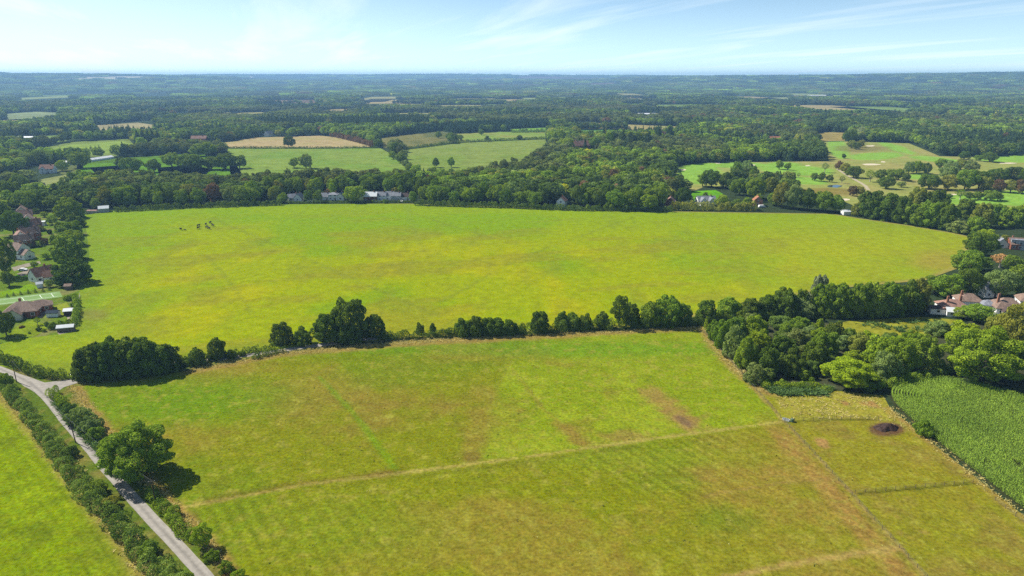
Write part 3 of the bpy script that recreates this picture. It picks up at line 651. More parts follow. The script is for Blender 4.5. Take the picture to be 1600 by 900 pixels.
row('in gardens beside the brown roofed row', 'the white gabled house', [(70, 406, 394, 18, 'lime', 'round'), (52, 419, 408, 12, 'mid', 'round'), (68, 383, 371, 14, 'copper', 'shrub'), (62, 362, 352, 14, 'olive', 'shrub'), (76, 366, 352, 10, 'blue', 'shrub'), (68, 340, 330, 14, 'lime', 'round'), (80, 352, 336, 20, 'mid', 'round'), (54, 334, 324, 14, 'fresh', 'round'), (58, 369, 362, 10, 'dark', 'shrub')], G_V)
row('in the bungalow garden', 'the tennis court', [(76, 450, 436, 17, 'mid', 'round'), (104, 470, 460, 14, 'fresh', 'shrub'), (116, 474, 462, 10, 'mid', 'shrub'), (112, 480, 468, 10, 'mid', 'shrub'), (56, 509, 495, 11, 'mid', 'airy'), (58, 518, 508, 10, 'blue', 'shrub'), (70, 510, 497, 10, 'greygreen', 'shrub'), (80, 515, 502, 16, 'mid', 'shrub'), (94, 512, 499, 16, 'mid', 'shrub'), (106, 507, 497, 12, 'fresh', 'shrub'),
    (43, 522, 517, 5, 'mid', 'shrub'), (31, 513, 508, 10, 'copper', 'shrub'), (57, 487, 480, 6, 'lime', 'shrub'), (66, 519, 511, 8, 'fresh', 'shrub')], 'bushes of the bungalow garden')
row('in the line above the tennis court', 'the tiled house', [(x, y, y - 8, 5, 'blue', 'cone') for x, y in ((75, 454), (65, 456), (53, 457.5), (42, 459), (30, 461), (19, 463), (9, 465))], 'clipped conifers above the tennis court')
# hedges by the lane
hedge('long thick hedge on the meadow side of the lane', GP([(6, 606), (36, 636), (66, 676), (98, 722), (132, 768), (170, 812), (212, 855), (255, 896), (300, 940)]), 4.6, 2.3, 'bramble', seed=1)
row('standing out of the long lane hedge', 'the junction', [(8, 610, 582, 24, 'mid', 'round'), (108, 716, 690, 26, 'bramble', 'shrub'), (150, 776, 742, 34, 'mid', 'shrub'), (170, 800, 766, 32, 'olive', 'shrub'), (230, 872, 840, 34, 'mid', 'shrub'), (288, 928, 888, 40, 'fresh', 'shrub')], 'bushes in the lane hedge')
hedge('low dark hedge curving from the lane into the big pasture corner', GP([(-30, 556), (10, 566), (40, 580), (75, 590), (106, 591)]), 3.4, 2.6, 'dark', seed=2)
hedge('low green bank hedge beside the junction on the paddock side', GP([(82, 615), (92, 628), (108, 640)]), 3.2, 2.0, 'fresh', seed=3)
row('in the grey thicket between junction and huge oak', 'the junction', [(106, 650, 622, 26, 'bramble', 'shrub'), (124, 668, 623, 42, 'greygreen', 'shrub'), (140, 680, 636, 40, 'greygreen', 'shrub'), (147, 689, 652, 30, 'mid', 'shrub'), (158, 703, 682, 20, 'fresh', 'shrub')], 'bushes of the grey thicket')
hedge('low hedge on the paddock side of the lane below the huge oak', GP([(232, 772), (258, 798), (284, 828), (302, 846)]), 3.4, 1.6, 'mid', seed=4)
row('on the paddock side of the lane', 'the huge oak', [(314, 862, 818, 34, 'fresh', 'round'), (328, 880, 842, 28, 'mid', 'shrub'), (350, 898, 868, 28, 'mid', 'shrub'), (370, 912, 878, 28, 'fresh', 'shrub')], 'bushes on the paddock side of the lane')
hedge('thin dark hedge along the pale track after the copse', GP([(280, 571), (330, 563), (385, 552), (430, 545)]), 2.4, 1.7, 'dark', seed=5)
hedge('short hedge below the pale track', GP([(395, 561), (418, 556), (446, 549)]), 2.0, 1.5, 'dark', seed=6)
hedge('low straight hedge running on from the tall oak clump', GP([(596, 531), (660, 527), (720, 525)]), 3.0, 2.3, 'dark', seed=7)
hedge('thick dark hedge under the middle of the long hedgerow', GP([(720, 526), (800, 523), (880, 518), (960, 514), (1040, 511), (1095, 508)]), 4.0, 3.2, 'dark', seed=8)
hedge('dark hedge bottom under the tall hedgerow above the scrub wood', GP([(1095, 507), (1180, 501), (1260, 497), (1340, 496), (1440, 488)]), 3.5, 2.6, 'dark', seed=9)
hedge('bright bramble bank along the lower edge of the scrub wood', GP([(1192, 604), (1230, 604), (1290, 607)]), 5.0, 1.2, 'fresh', seed=10)
hedge('scrubby bank between scrub wood and maize', GP([(1350, 610), (1385, 604), (1450, 588), (1480, 580)]), 5.0, 2.2, 'mid', seed=11)
hedge('clipped olive hedge in front of the belt houses', GP([(1050, 328), (1100, 328.5), (1180, 329)]), 6.0, 4.6, 'olive', dens=14, leaf=.6, seed=12)
hedge('dark hedge foot along the wooded far side of the pasture', GP([(650, 321), (760, 324), (900, 329), (1050, 330.5)]), 5.0, 3.2, 'dark', dens=12, leaf=.6, seed=13)
hedge('dark hedge foot between the grey shelter and the cottages', GP([(180, 331), (300, 325), (440, 320.5)]), 5.0, 3.0, 'dark', dens=12, leaf=.6, seed=14)
hedge('thin garden hedge in front of the cottages', GP([(450, 318.5), (560, 317), (642, 317)]), 2.2, 1.6, 'dark', dens=14, leaf=.5, seed=15)
hedge('clipped dark garden hedge behind the white gabled house', GP([(44, 388), (70, 384)]), 2.5, 3, 'blue', dens=18, seed=16)
hedge('bushy boundary hedge between bungalow garden and pasture', GP([(104, 470), (118, 468), (122, 482), (116, 510)]), 2.6, 2.4, 'mid', dens=20, seed=17)
for lab, pts, w, h, sd in (('dark hedge under the tan stubble field', [(352, 232), (480, 232.5), (590, 231.5)], 3, 2.2, 20), ('dark hedge above the far green pasture', [(632, 234), (720, 223), (800, 219.5), (855, 217)], 4, 3, 21), ('scrubby brown hedge on the slanting side of the stubble', [(520, 213), (556, 221), (585, 230)], 10, 5, 22),
                           ('dark hedge below the small bright field', [(800, 207), (862, 206.5)], 6, 4, 23), ('scrub hedge across the mansion paddocks', [(905, 201.5), (950, 201), (985, 202)], 6, 4, 24)):
    hedge(lab, GP(pts), w, h, 'copper' if sd == 22 else 'dark', dens=10, leaf=.8, seed=sd)

# ------------------------------------------------------------------ far fields and clearings
OPEN = []
def field(name, pts, colr, col2=None, z=.04, step=9, buf=2):
    P = GP(pts); OPEN.append((P, buf))
    def fn(x, y):
        c = np.tile(A(*colr), (len(x), 1)); n = vnoise(x, y, 45, int(abs(P[0][0])) % 97, 4)
        c = mixc(c, A(*(col2 or [v * .86 for v in colr])), smooth(n, .42, .64) * .8)
        return mixc(c, A(*[v * .8 for v in colr]), smooth(vnoise(x, y, 9, 5, 3), .55, .75) * .4)
    return sheet(name, P, z, step, fn, M_FARGRASS)
field('green_field', [(355, 231.6), (480, 231.8), (592, 230.4), (612, 241), (628, 254), (645, 272), (640, 284), (400, 287), (360, 272)], (158, 182, 78), (140, 176, 66))
field('green_field', [(632, 234), (720, 223), (800, 219.5), (852, 217.5), (856, 232), (838, 246), (820, 264), (700, 284), (655, 277), (640, 258)], (160, 178, 84), (146, 172, 66))
field('stubble_field', [(350, 223), (400, 215), (500, 212), (530, 215), (565, 222), (583, 229.5), (480, 231.5), (352, 231)], (214, 190, 136), (200, 186, 120))
field('stubble_field', [(272, 230), (300, 222), (346, 222), (348, 231)], (206, 184, 130))
field('green_field', [(700, 210), (780, 206), (852, 207), (852, 216.5), (720, 222)], (176, 180, 92), (150, 186, 70))
field('green_field', [(795, 202), (860, 199), (862, 206), (800, 206.5)], (150, 198, 76))
field('stubble_field', [(885, 196), (925, 192), (990, 195), (1066, 198), (1050, 210), (1000, 211), (985, 201), (905, 201)], (196, 180, 118), (170, 182, 92))
field('green_field', [(905, 203), (985, 203), (990, 216), (912, 216)], (116, 168, 88))
field('green_field', [(72, 234), (110, 226), (190, 220), (212, 226), (180, 239), (110, 243), (80, 241)], (170, 196, 84))
field('stubble_field', [(148, 196), (215, 191.5), (246, 196), (236, 209), (156, 211)], (204, 192, 140))
field('green_field', [(8, 178), (55, 174.5), (92, 176), (86, 186), (15, 188)], (176, 192, 134))
field('green_field', [(40, 288), (70, 279), (104, 273), (112, 280), (92, 298), (72, 306), (38, 306)], (178, 186, 112))
field('stubble_field', [(1270, 210), (1290, 206.5), (1322, 207.5), (1320, 220), (1278, 220.5)], (196, 176, 100))
field('lawn', [(1078, 299), (1118, 297), (1130, 303), (1118, 314), (1085, 314)], (134, 204, 30), step=4)
field('lawn', [(22, 219), (55, 213), (104, 211), (104, 220), (60, 225), (26, 225)], (160, 190, 90))
field('lawn', [(140, 262), (190, 258), (200, 264), (150, 272)], (140, 190, 60))
field('lawn', [(245, 262), (300, 258), (330, 264), (320, 275), (250, 276)], (140, 190, 40))
field('green_field', [(1180, 153.5), (1230, 152), (1232, 157), (1182, 158)], (190, 200, 130), step=40)
field('stubble_field', [(1240, 149.5), (1300, 148), (1310, 153), (1244, 155)], (214, 190, 150), step=40)
field('stubble_field', [(395, 156.5), (490, 156), (494, 161), (398, 161.5)], (150, 128, 106), step=40)
field('green_field', [(860, 152), (905, 151), (908, 156), (864, 157)], (170, 190, 120), step=40)
field('stubble_field', [(985, 178), (1030, 177), (1034, 184), (988, 185)], (190, 180, 140), step=20)
field('green_field', [(815, 153), (838, 152.5), (840, 157), (818, 158)], (170, 185, 110), step=40)
field('lawn', [(440, 205), (475, 203), (480, 209), (445, 211)], (150, 170, 90), step=12)
field('rough_ground', [(590, 216), (690, 205), (715, 210), (712, 222), (632, 232), (600, 231)], (150, 146, 84), (110, 122, 66))
field('lawn', [(120, 288), (200, 284), (388, 291), (376, 268), (362, 246), (300, 240), (205, 246), (120, 252)], (120, 168, 40), (100, 130, 44))
field('lawn', [(56, 234), (112, 222), (200, 217), (214, 230), (180, 244), (104, 247), (70, 244)], (150, 170, 80), step=7, z=.02)
field('lawn', [(84, 268), (130, 252), (130, 262), (110, 276)], (130, 140, 80), step=6)
# small clearings and fields scattered through the distant wood
gf = np.random.default_rng(404)
for i in range(64):
    d = 1750 * (5.2 ** gf.random()); a = R(gf.uniform(-38, 38)); x0, y0 = d * math.sin(a), d * math.cos(a); w = gf.uniform(.03, .10) * d; dp = .13 * d + gf.uniform(20, 90) * (d / 2500); k = gf.uniform(-.25, .25)
    pts = [PX(x0 - w * .5, y0 + k * w), PX(x0 - w * .1, y0 - .05 * w), PX(x0 + w * .5, y0 - k * w), PX(x0 + w * .45, y0 + dp), PX(x0 - .1 * w, y0 + dp * 1.04), PX(x0 - w * .55, y0 + dp * .95)]
    if d > 5000: continue
    c = ((176, 190, 110), (206, 188, 130), (150, 178, 86), (190, 186, 120))[i % 4]; field('stubble_field' if i % 4 in (1, 3) else 'green_field', pts, c, step=60)
# golf course
GOLF = GP([(1055, 260), (1100, 255), (1200, 253), (1296, 252), (1292, 240), (1272, 222), (1320, 221), (1420, 224), (1440, 232), (1468, 244), (1540, 246), (1600, 242), (1760, 240), (1760, 334), (1600, 326), (1500, 322), (1420, 322), (1335, 322), (1300, 306), (1240, 296), (1200, 288), (1100, 292), (1080, 300), (1056, 290)])
OPEN.append((GOLF, 1))
def golf_col(x, y):
    px, py = PX(x, y); n = vnoise(x, y, 30, 41, 4); n2 = vnoise(x, y, 10, 42, 3)
    c = np.tile(A(180, 186, 96), (len(x), 1)); c = mixc(c, A(192, 182, 108), smooth(n, .45, .65) * .8)
    for ex, ey, ra, rb, an in ((1092, 270, 36, 18, 0), (1150, 258, 46, 5, 0), (1245, 266, 60, 8, .05), (1255, 282, 40, 6, .1), (1310, 232, 20, 14, .8), (1368, 244, 46, 6, -.05), (1400, 231, 30, 5, .3), (1580, 248, 60, 6, 0), (1440, 276, 26, 5, 0), (1590, 310, 60, 12, 0), (1500, 312, 60, 8, .05), (1222, 258, 30, 5, 0), (1470, 250, 50, 4, .1)):
        dx, dy = px - ex, py - ey; q = np.hypot((dx * math.cos(an) + dy * math.sin(an)) / ra, (-dx * math.sin(an) + dy * math.cos(an)) / rb)
        c = mixc(c, A(162, 210, 78), smooth(q + (n2 - .5) * .35, 1.1, .85) * .95)
    c = mixc(c, A(150, 140, 84), smooth(np.hypot((px - 1345) / 50, (py - 232) / 7) + (n2 - .5) * .6, 1.1, .6) * .7)
    c = mixc(c, A(160, 140, 70), smooth(np.hypot((px - 1290) / 60, (py - 300) / 8) + (n2 - .5) * .6, 1.1, .6) * .8)
    return c
sheet('golf_course', GOLF, .04, 4.5, golf_col, M_FARGRASS)
def blob(px, py, wpx, hpx, seed=0):
    g = random.Random(seed); return GP([(px + wpx * math.cos(t) * g.uniform(.75, 1.2), py + hpx * math.sin(t) * g.uniform(.75, 1.2)) for t in [i * math.pi / 7 for i in range(14)]])
for i, (bx, by, bw, bh) in enumerate(((1362, 257, 14, 1.3), (1380, 253, 4, 1), (1360, 228, 7, 1), (1575, 255, 14, 1), (1320, 312, 9, 1.6), (1066, 265, 6, 1.3), (1175, 258, 5, 1.2), (1122, 255, 5, 1), (1262, 259, 5, .8), (1490, 304, 6, 1))):
    flat_patch('sand_bunker', blob(bx, by, bw, bh, i), .07, M['sand'])
ribbon('golf_path', GP([(1308, 264), (1322, 273), (1340, 283), (1352, 290), (1357, 297)]), 3.2, .08, M['path'])
m_, N_, L_, B_ = mat_new('pond water'); B_.inputs['Base Color'].default_value = (.05, .07, .08, 1); B_.inputs['Roughness'].default_value = .06; M['water'] = m_
flat_patch('pond', blob(1305, 291, 12, 2.2, 3), .075, M['water'])
flat_patch('clearing', GP([(1290, 508), (1330, 501), (1440, 495), (1500, 500), (1500, 520), (1440, 526), (1380, 526), (1310, 522)]), .02, plain('rough meadow', A(172, 172, 54), 1, .35, .25, 0))
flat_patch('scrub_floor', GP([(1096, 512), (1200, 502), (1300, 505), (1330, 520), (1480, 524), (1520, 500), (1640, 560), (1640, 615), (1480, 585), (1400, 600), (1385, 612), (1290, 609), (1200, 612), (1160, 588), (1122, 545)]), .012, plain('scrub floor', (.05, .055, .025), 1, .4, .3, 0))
def garden_col(x, y):
    n = vnoise(x, y, 9, 51, 4); c = np.tile(A(122, 150, 42), (len(x), 1)); return mixc(c, A(160, 156, 96), smooth(n, .5, .68) * .8)
sheet('garden_ground', GP([(-260, 345), (-80, 330), (100, 330), (140, 336), (142, 362), (148, 400), (136, 440), (128, 472), (118, 526), (28, 536), (-260, 545)]), .02, 2.2, garden_col)
for pts, c in (([(0, 456), (48, 443.5), (58, 448), (60, 452), (0, 464)], (146, 186, 30)), ([(18, 432), (40, 424), (62, 420), (64, 425), (50, 433)], (140, 196, 10)), ([(60, 491), (88, 477), (104, 472.5), (109, 480), (101, 492), (96, 496), (72, 493)], (170, 182, 60)),
               ([(12, 525), (26, 510), (50, 500), (70, 506), (72, 514), (56, 526)], (158, 180, 40)), ([(34, 405), (60, 400), (64, 404), (40, 411)], (150, 180, 60))):
    P = GP(pts); sheet('lawn', P, .035, 1.6, lambda x, y, c=c: mixc(np.tile(A(*c), (len(x), 1)), A(*[v * .8 for v in c]), smooth(vnoise(x, y, 4, 9, 3), .45, .7) * .6))
for pts in ([(18, 418), (40, 412), (62, 408), (64, 412), (40, 418), (22, 424)], [(26, 428), (48, 420), (54, 424), (34, 432)], [(52, 492), (70, 484), (76, 488), (64, 497)], [(34, 352), (62, 346), (66, 352), (40, 360)], [(88, 518), (116, 511), (119, 517), (92, 523)], [(100, 482), (118, 478), (119, 500), (108, 506)]):
    sheet('paving', GP(pts), .045, 2, lambda x, y: np.tile(A(190, 178, 158), (len(x), 1)) * (.7 + .5 * vnoise(x, y, 2, 3, 3))[:, None])
COURT = [(-40, 472), (0, 466.3), (93, 455.3), (98, 464), (0, 477), (-40, 482.5)]
flat_patch('tennis_court', GP(COURT), .06, M['court'])
for a, b in (((-30, 473), (88, 457.6)), ((-28, 479), (90, 463)), ((80, 458.5), (84, 464)), ((34, 465), (38, 470.2)), ((62, 461.2), (66, 466.6))):
    ribbon('court_line', GP([a, b]), .22, .066, M['paint'])

# ------------------------------------------------------------------ maize
MAIZE = GP([(1386, 612), (1400, 604), (1425, 598), (1470, 591), (1500, 596), (1560, 612), (1640, 632), (1720, 660), (1800, 720), (1800, 950), (1740, 900), (1600, 800), (1465, 694), (1430, 664), (1398, 636)])
def make_maize():
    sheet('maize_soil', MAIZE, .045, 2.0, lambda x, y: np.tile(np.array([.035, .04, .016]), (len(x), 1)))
    g = np.random.default_rng(3)
    edge = GP([(1800, 950), (1740, 900), (1600, 800), (1465, 694), (1430, 664), (1398, 636), (1386, 612), (1400, 604), (1425, 598), (1470, 591), (1500, 596), (1560, 612), (1640, 632)])
    a = np.array(G(1430, 664)); b = np.array(G(1600, 800)); t = (b - a) / np.linalg.norm(b - a); n = np.array([-t[1], t[0]])
    if inside(np.array([a[0] + n[0] * 8 + t[0] * 12]), np.array([a[1] + n[1] * 8 + t[1] * 12]), MAIZE)[0] == False: n = -n
    U, Vv = np.meshgrid(np.arange(-60, 170, .24), np.arange(-30, 130, .85))
    P = a + U.reshape(-1, 1) * t + Vv.reshape(-1, 1) * n
    P = P[inside(P[:, 0], P[:, 1], MAIZE)]; d = seg_dist(P[:, 0], P[:, 1], edge); P = P[(d > 9)]
    # headland: rows that follow the edge
    H = []
    e = [Vector(p) for p in edge]; pts = []
    for p, q in zip(e[:-1], e[1:]):
        k = max(1, int((q - p).length / 1.5)); pts += [p.lerp(q, i / k) for i in range(k)]
    pts.append(e[-1])
    for _ in range(10): pts = [pts[0]] + [(pts[i - 1] + pts[i] * 2 + pts[i + 1]) / 4 for i in range(1, len(pts) - 1)] + [pts[-1]]
    for r in range(11):
        off = .5 + r * .85
        for p, q in zip(pts[:-1], pts[1:]):
            tt = (q - p).normalized(); nn = Vector((tt.y, -tt.x))
            if not inside(np.array([p.x + nn.x]), np.array([p.y + nn.y]), MAIZE)[0]: nn = -nn
            for f in np.arange(0, (q - p).length, .24): H.append((p.x + tt.x * f + nn.x * off, p.y + tt.y * f + nn.y * off))
    H = np.array(H); d = seg_dist(H[:, 0], H[:, 1], edge); H = H[inside(H[:, 0], H[:, 1], MAIZE) & (d > .3) & (d < 9.2)]
    P = np.concatenate([P, H]); px, py = PX(P[:, 0], P[:, 1]); P = P[(px < 1760) & (py < 940)]
    P = P + g.normal(size=P.shape) * .05; keep = vnoise(P[:, 0], P[:, 1], 5, 3, 3) > .2; P = P[keep]
    hgt = 1.75 + .5 * vnoise(P[:, 0], P[:, 1], 9, 5, 3); k = 7; N_ = len(P)
    Q = np.repeat(P, k, 0); hh = np.repeat(hgt, k); lev = np.tile(np.linspace(.3, 1.0, k), N_); az = g.random(N_ * k) * 6.283
    L_ = g.uniform(.2, .36, N_ * k) * (1.15 - .35 * lev); wd = .04; rise = g.uniform(.05, .35, N_ * k)
    dx, dy = np.cos(az), np.sin(az); z0 = hh * lev * .85
    B0 = np.stack([Q[:, 0] - dy * wd, Q[:, 1] + dx * wd, z0], 1); B1 = np.stack([Q[:, 0] + dy * wd, Q[:, 1] - dx * wd, z0], 1)
    T1 = np.stack([Q[:, 0] + dx * L_ + dy * wd, Q[:, 1] + dy * L_ - dx * wd, z0 + rise], 1); T0 = np.stack([Q[:, 0] + dx * L_ - dy * wd, Q[:, 1] + dy * L_ + dx * wd, z0 + rise], 1)
    V = np.stack([B0, B1, T1, T0], 1).reshape(-1, 3)
    o = link('maize_crop', quads_mesh('maize_crop', V, len(V) // 4, np.clip(np.repeat(g.normal(.5, .2, N_) + (vnoise(P[:, 0], P[:, 1], 14, 8, 3) - .5) * .6, k), 0, 1), M_LEAF))
    o.color = (.185, .275, .036, 1); tag(o, 'tall green maize in close rows on the corner field', 'maize', None, 'stuff')
make_maize()

# long straw tufts and docks in the rough margins
def tufts(name, label, P, h, w, tint, seed, k=5):
    g = np.random.default_rng(seed); P = np.asarray(P); N_ = len(P); Q = np.repeat(P, k, 0) + g.normal(size=(N_ * k, 2)) * .16; az = g.random(N_ * k) * 6.283
    hh = np.repeat(g.uniform(.5, 1.2, N_) * h, k); ww = w * g.uniform(.6, 1.3, N_ * k); ln = g.normal(size=(N_ * k, 2)) * h * 1.1; dx, dy = np.cos(az) * ww, np.sin(az) * ww
    z = np.zeros(N_ * k)
    V = np.stack([np.stack([Q[:, 0] - dx, Q[:, 1] - dy, z], 1), np.stack([Q[:, 0] + dx, Q[:, 1] + dy, z], 1), np.stack([Q[:, 0] + ln[:, 0] + dx * .5, Q[:, 1] + ln[:, 1] + dy * .5, hh], 1), np.stack([Q[:, 0] + ln[:, 0] - dx * .5, Q[:, 1] + ln[:, 1] - dy * .5, hh], 1)], 1).reshape(-1, 3)
    o = link(name, quads_mesh(name, V, len(V) // 4, np.clip(np.repeat(g.normal(.5, .22, N_), k), 0, 1), M_LEAF)); o.color = (*tint, 1); return tag(o, label, 'grass', None, 'stuff')
def along(pts, w, n, seed):
    g = np.random.default_rng(seed); P = [Vector(p) for p in pts]; ls = np.array([(b - a).length for a, b in zip(P[:-1], P[1:])]); o = []
    for i in g.choice(len(ls), n, p=ls / ls.sum()): p = P[i].lerp(P[i + 1], g.random()); o.append((p.x + g.normal() * w, p.y + g.normal() * w))
    return np.array(o)
def scatter(poly, n, seed, thr=.5, sc=12):
    g = np.random.default_rng(seed); xs = [p[0] for p in poly]; ys = [p[1] for p in poly]; P = np.stack([g.uniform(min(xs), max(xs), n), g.uniform(min(ys), max(ys), n)], 1)
    P = P[inside(P[:, 0], P[:, 1], poly)]; px, py = PX(P[:, 0], P[:, 1]); k = (px > -60) & (px < 1660) & (py < 920) & (vnoise(P[:, 0], P[:, 1], sc, seed, 3) > thr); return P[k]
tufts('straw_grass', 'straw coloured long grass along hedge feet and paddock fences', np.concatenate([along(GP([(300, 577), (440, 552), (640, 534), (800, 525), (1000, 516), (1100, 513), (1125, 546), (1165, 588), (1205, 612)]), 1.6, 3200, 1), along(GP([(112, 604), (150, 662), (190, 705), (245, 770), (285, 812), (345, 880)]), .9, 1500, 2),
      along(LEFTE[2:7], 1.1, 1300, 6), along(GP([(1392, 640), (1460, 695), (1600, 806), (1700, 880)]), .9, 260, 7), scatter(PALE, 1000, 8, .35, 6)]), .30, .12, (.38, .32, .12), 11)
tufts('docks', 'dark dock and thistle clumps dotted over the paddock grass', np.concatenate([scatter(NEAR, 900, 21, .52), scatter(NEAR, 300, 22, .4, 5)]), .16, .16, (.055, .075, .02), 12, 3)
tufts('tussocks', 'pale seeding grass tussocks over the paddock', scatter(NEAR, 2600, 23, .5, 7), .14, .16, (.27, .26, .07), 13, 3)
tufts('nettles', 'green nettles and young brambles in the clearing and verges', np.concatenate([scatter(GP([(1330, 506), (1440, 500), (1480, 503), (1480, 516), (1400, 520)]), 500, 31, .5, 5), along(GP([(90, 628), (112, 656), (150, 696), (190, 745)]), .5, 500, 32), scatter(GP([(1190, 606), (1300, 606), (1290, 618), (1215, 618)]), 700, 33, .3, 4)]), .8, .28, (.085, .14, .04), 14)

# ------------------------------------------------------------------ muck heap
def make_heap():
    cx, cy = G(1385, 669); me = bpy.data.meshes.new('muck_heap'); V = []; F = []; nr, na = 16, 44
    for i in range(nr + 1):
        for j in range(na):
            a = j * 2 * math.pi / na; t = i / nr; wob = 1 + .18 * math.sin(a * 2 + 1) + .1 * math.sin(a * 5)
            x, y = math.cos(a) * 3.3 * t * wob, math.sin(a) * 2.6 * t * wob
            z = 1.5 * (1 - t ** 1.7) + (float(vnoise(np.array([x + 20]), np.array([y + 20]), .8, 4, 3)[0]) - .45) * .55 * (1 - t) ** .5 - .04 * (t > .99); V.append((x, y, max(z, -.05)))
    for i in range(nr):
        for j in range(na): k = (j + 1) % na; F.append((i * na + j, (i + 1) * na + j, (i + 1) * na + k, i * na + k))
    me.from_pydata(V, [], F); me.update(); o = link('muck_heap', me, None, M['muck']); o.location = (cx, cy, .03)
    tag(o, 'dark brown muck heap at the top of the paddock by the maize', 'muck heap')
make_heap()

# ------------------------------------------------------------------ fences, trough, gate, poles
def fence(label, pts, spacing, h=1.15, post='fence_post', mat='wood', rails=0):
    P = [Vector((*p, 0)) for p in pts]; e = empty('wire_fence' if not rails else 'rail_fence', P[0]); tag(e, label, 'fence'); w = MB(); ends = []
    for a, b in zip(P[:-1], P[1:]):
        n = max(1, round((b - a).length / spacing)); ends += [a.lerp(b, i / n) for i in range(n)]
    ends.append(P[-1]); me = None
    if len(ends) > 99: ends = ends[::max(1, len(ends) // 99)]
    for i, p in enumerate(ends):
        if me is None:
            m = MB(); m.tube((0, 0, -.1), (0, 0, h), .06, .055, 6); o = m.build('post', M[mat], e); me = o.data
        else: o = link('post', me, e)
        o.location = p - P[0]; o.scale = (1, 1, random.uniform(.92, 1.08)); o.rotation_euler = (random.uniform(-.05, .05), random.uniform(-.05, .05), 0)
    for a, b in zip(ends[:-1], ends[1:]):
        for z in ((.35, .7, 1.05) if not rails else (.4, .95)):
            w.tube(a - P[0] + Vector((0, .07, z)), b - P[0] + Vector((0, .07, z)), .012 if not rails else .045, .012 if not rails else .045, 4)
    w.build('wires' if not rails else 'rails', M['wire'] if not rails else M[mat], e)
    return e
fence('long post and wire fence dividing the paddocks from scrub wood down past trough', FENCE_LONG, 3.2)
fence('post and wire fence from the white trough to the muck heap', FENCE_TOP, 3)
fence('short post and wire fence across the two small paddocks', FENCE_MID, 2.6)
fence('wire fence along the lower maize edge', FENCE_MAIZE, 3)
fence('garden boundary fence between bungalow garden and big pasture', GP([(112, 518), (118, 508), (121, 484), (125, 462)]), 1.6, 1.5, mat='stone', rails=1)
def make_trough():
    x, y = G(1228, 657); e = empty('water_trough', (x, y, .03), R(-35)); tag(e, 'white water trough with green tank where the paddock fences meet', 'trough'); m = MB()
    for b in ((-1.0, 1.0, -.4, -.34, 0, .55), (-1.0, 1.0, .34, .4, 0, .55), (-1.0, -.94, -.34, .34, 0, .55), (.94, 1.0, -.34, .34, 0, .55), (-.94, .94, -.34, .34, .02, .1)): m.box(*b)
    m.build('basin', M['whiteplastic'], e); w = MB(); w.box(-.93, .93, -.33, .33, .40, .44); w.build('water', M['water'], e)
    t = MB(); t.tube((1.7, .2, 0), (1.7, .2, .95), .5, .5, 14); t.tube((1.7, .2, .95), (1.7, .2, 1.08), .5, .2, 14); t.build('tank', M['greenwall'], e)
make_trough()
def make_gate():
    a, b = [Vector((*p, 0)) for p in GP([(109, 589), (114, 583)])]; d = (b - a); e = empty('field_gate', a, math.atan2(d.y, d.x)); l = d.length; tag(e, 'pale metal field gate into the big pasture by the copse', 'gate'); m = MB()
    for z in (.2, .45, .7, .95, 1.2): m.tube((.15, 0, z), (l - .15, 0, z), .03, .03, 6)
    m.tube((.15, 0, .15), (.15, 0, 1.25), .035, .035, 6); m.tube((l - .15, 0, .15), (l - .15, 0, 1.25), .035, .035, 6); m.tube((.15, .05, .2), (l - .15, .05, 1.2), .025, .025, 6)
    m.build('leaf', M['metal'], e)
    for x in (0, l): p = MB(); p.tube((x, 0, -.1), (x, 0, 1.5), .1, .1, 8); p.build('gatepost', M['wood'], e)
make_gate()
def pole(px, py, h, label, lean=0.0):
    x, y = G(px, py); e = empty('utility_pole', (x, y, 0), R(20)); e.rotation_euler = (0, lean, R(20)); tag(e, label, 'utility pole', 'utility poles along the lane')
    m = MB(); m.tube((0, 0, -.2), (0, 0, h), .15, .1, 10); m.build('pole', M['dkwood'], e)
    c = MB(); c.box(-.75, .75, -.12, -.02, h - .5, h - .38); arm = c.build('crossarm', M['dkwood'], e)
    for i in (-.65, 0, .65): n = MB(); n.tube((i, -.07, h - .38), (i, -.07, h - .2), .05, .035, 8); n.build('insulator', M['whiteplastic'], arm)
    return (x, y, h)
PO = [pole(26, 597, 8.0, 'dark utility pole at the lane junction'), pole(118.5, 692, 7.0, 'leaning dark utility pole beside the lane above the huge oak', -.05), pole(243, 786, 6.5, 'utility pole in the low hedge below the huge oak')]
def cable(i, j, label):
    a, b = Vector(PO[i]), Vector(PO[j]); m = MB(); pts = [a.lerp(b, k / 12) - Vector((0, 0, .6 * 4 * (k / 12) * (1 - k / 12) + .2)) for k in range(13)]
    for p, q in zip(pts[:-1], pts[1:]): m.tube(p - a, q - a, .018, .018, 4)
    o = m.build('overhead_cable', M['wire']); o.location = a; tag(o, label, 'cable')
cable(0, 1, 'thin overhead cable strung from the junction pole down the lane'); cable(1, 2, 'thin overhead cable passing the huge oak')

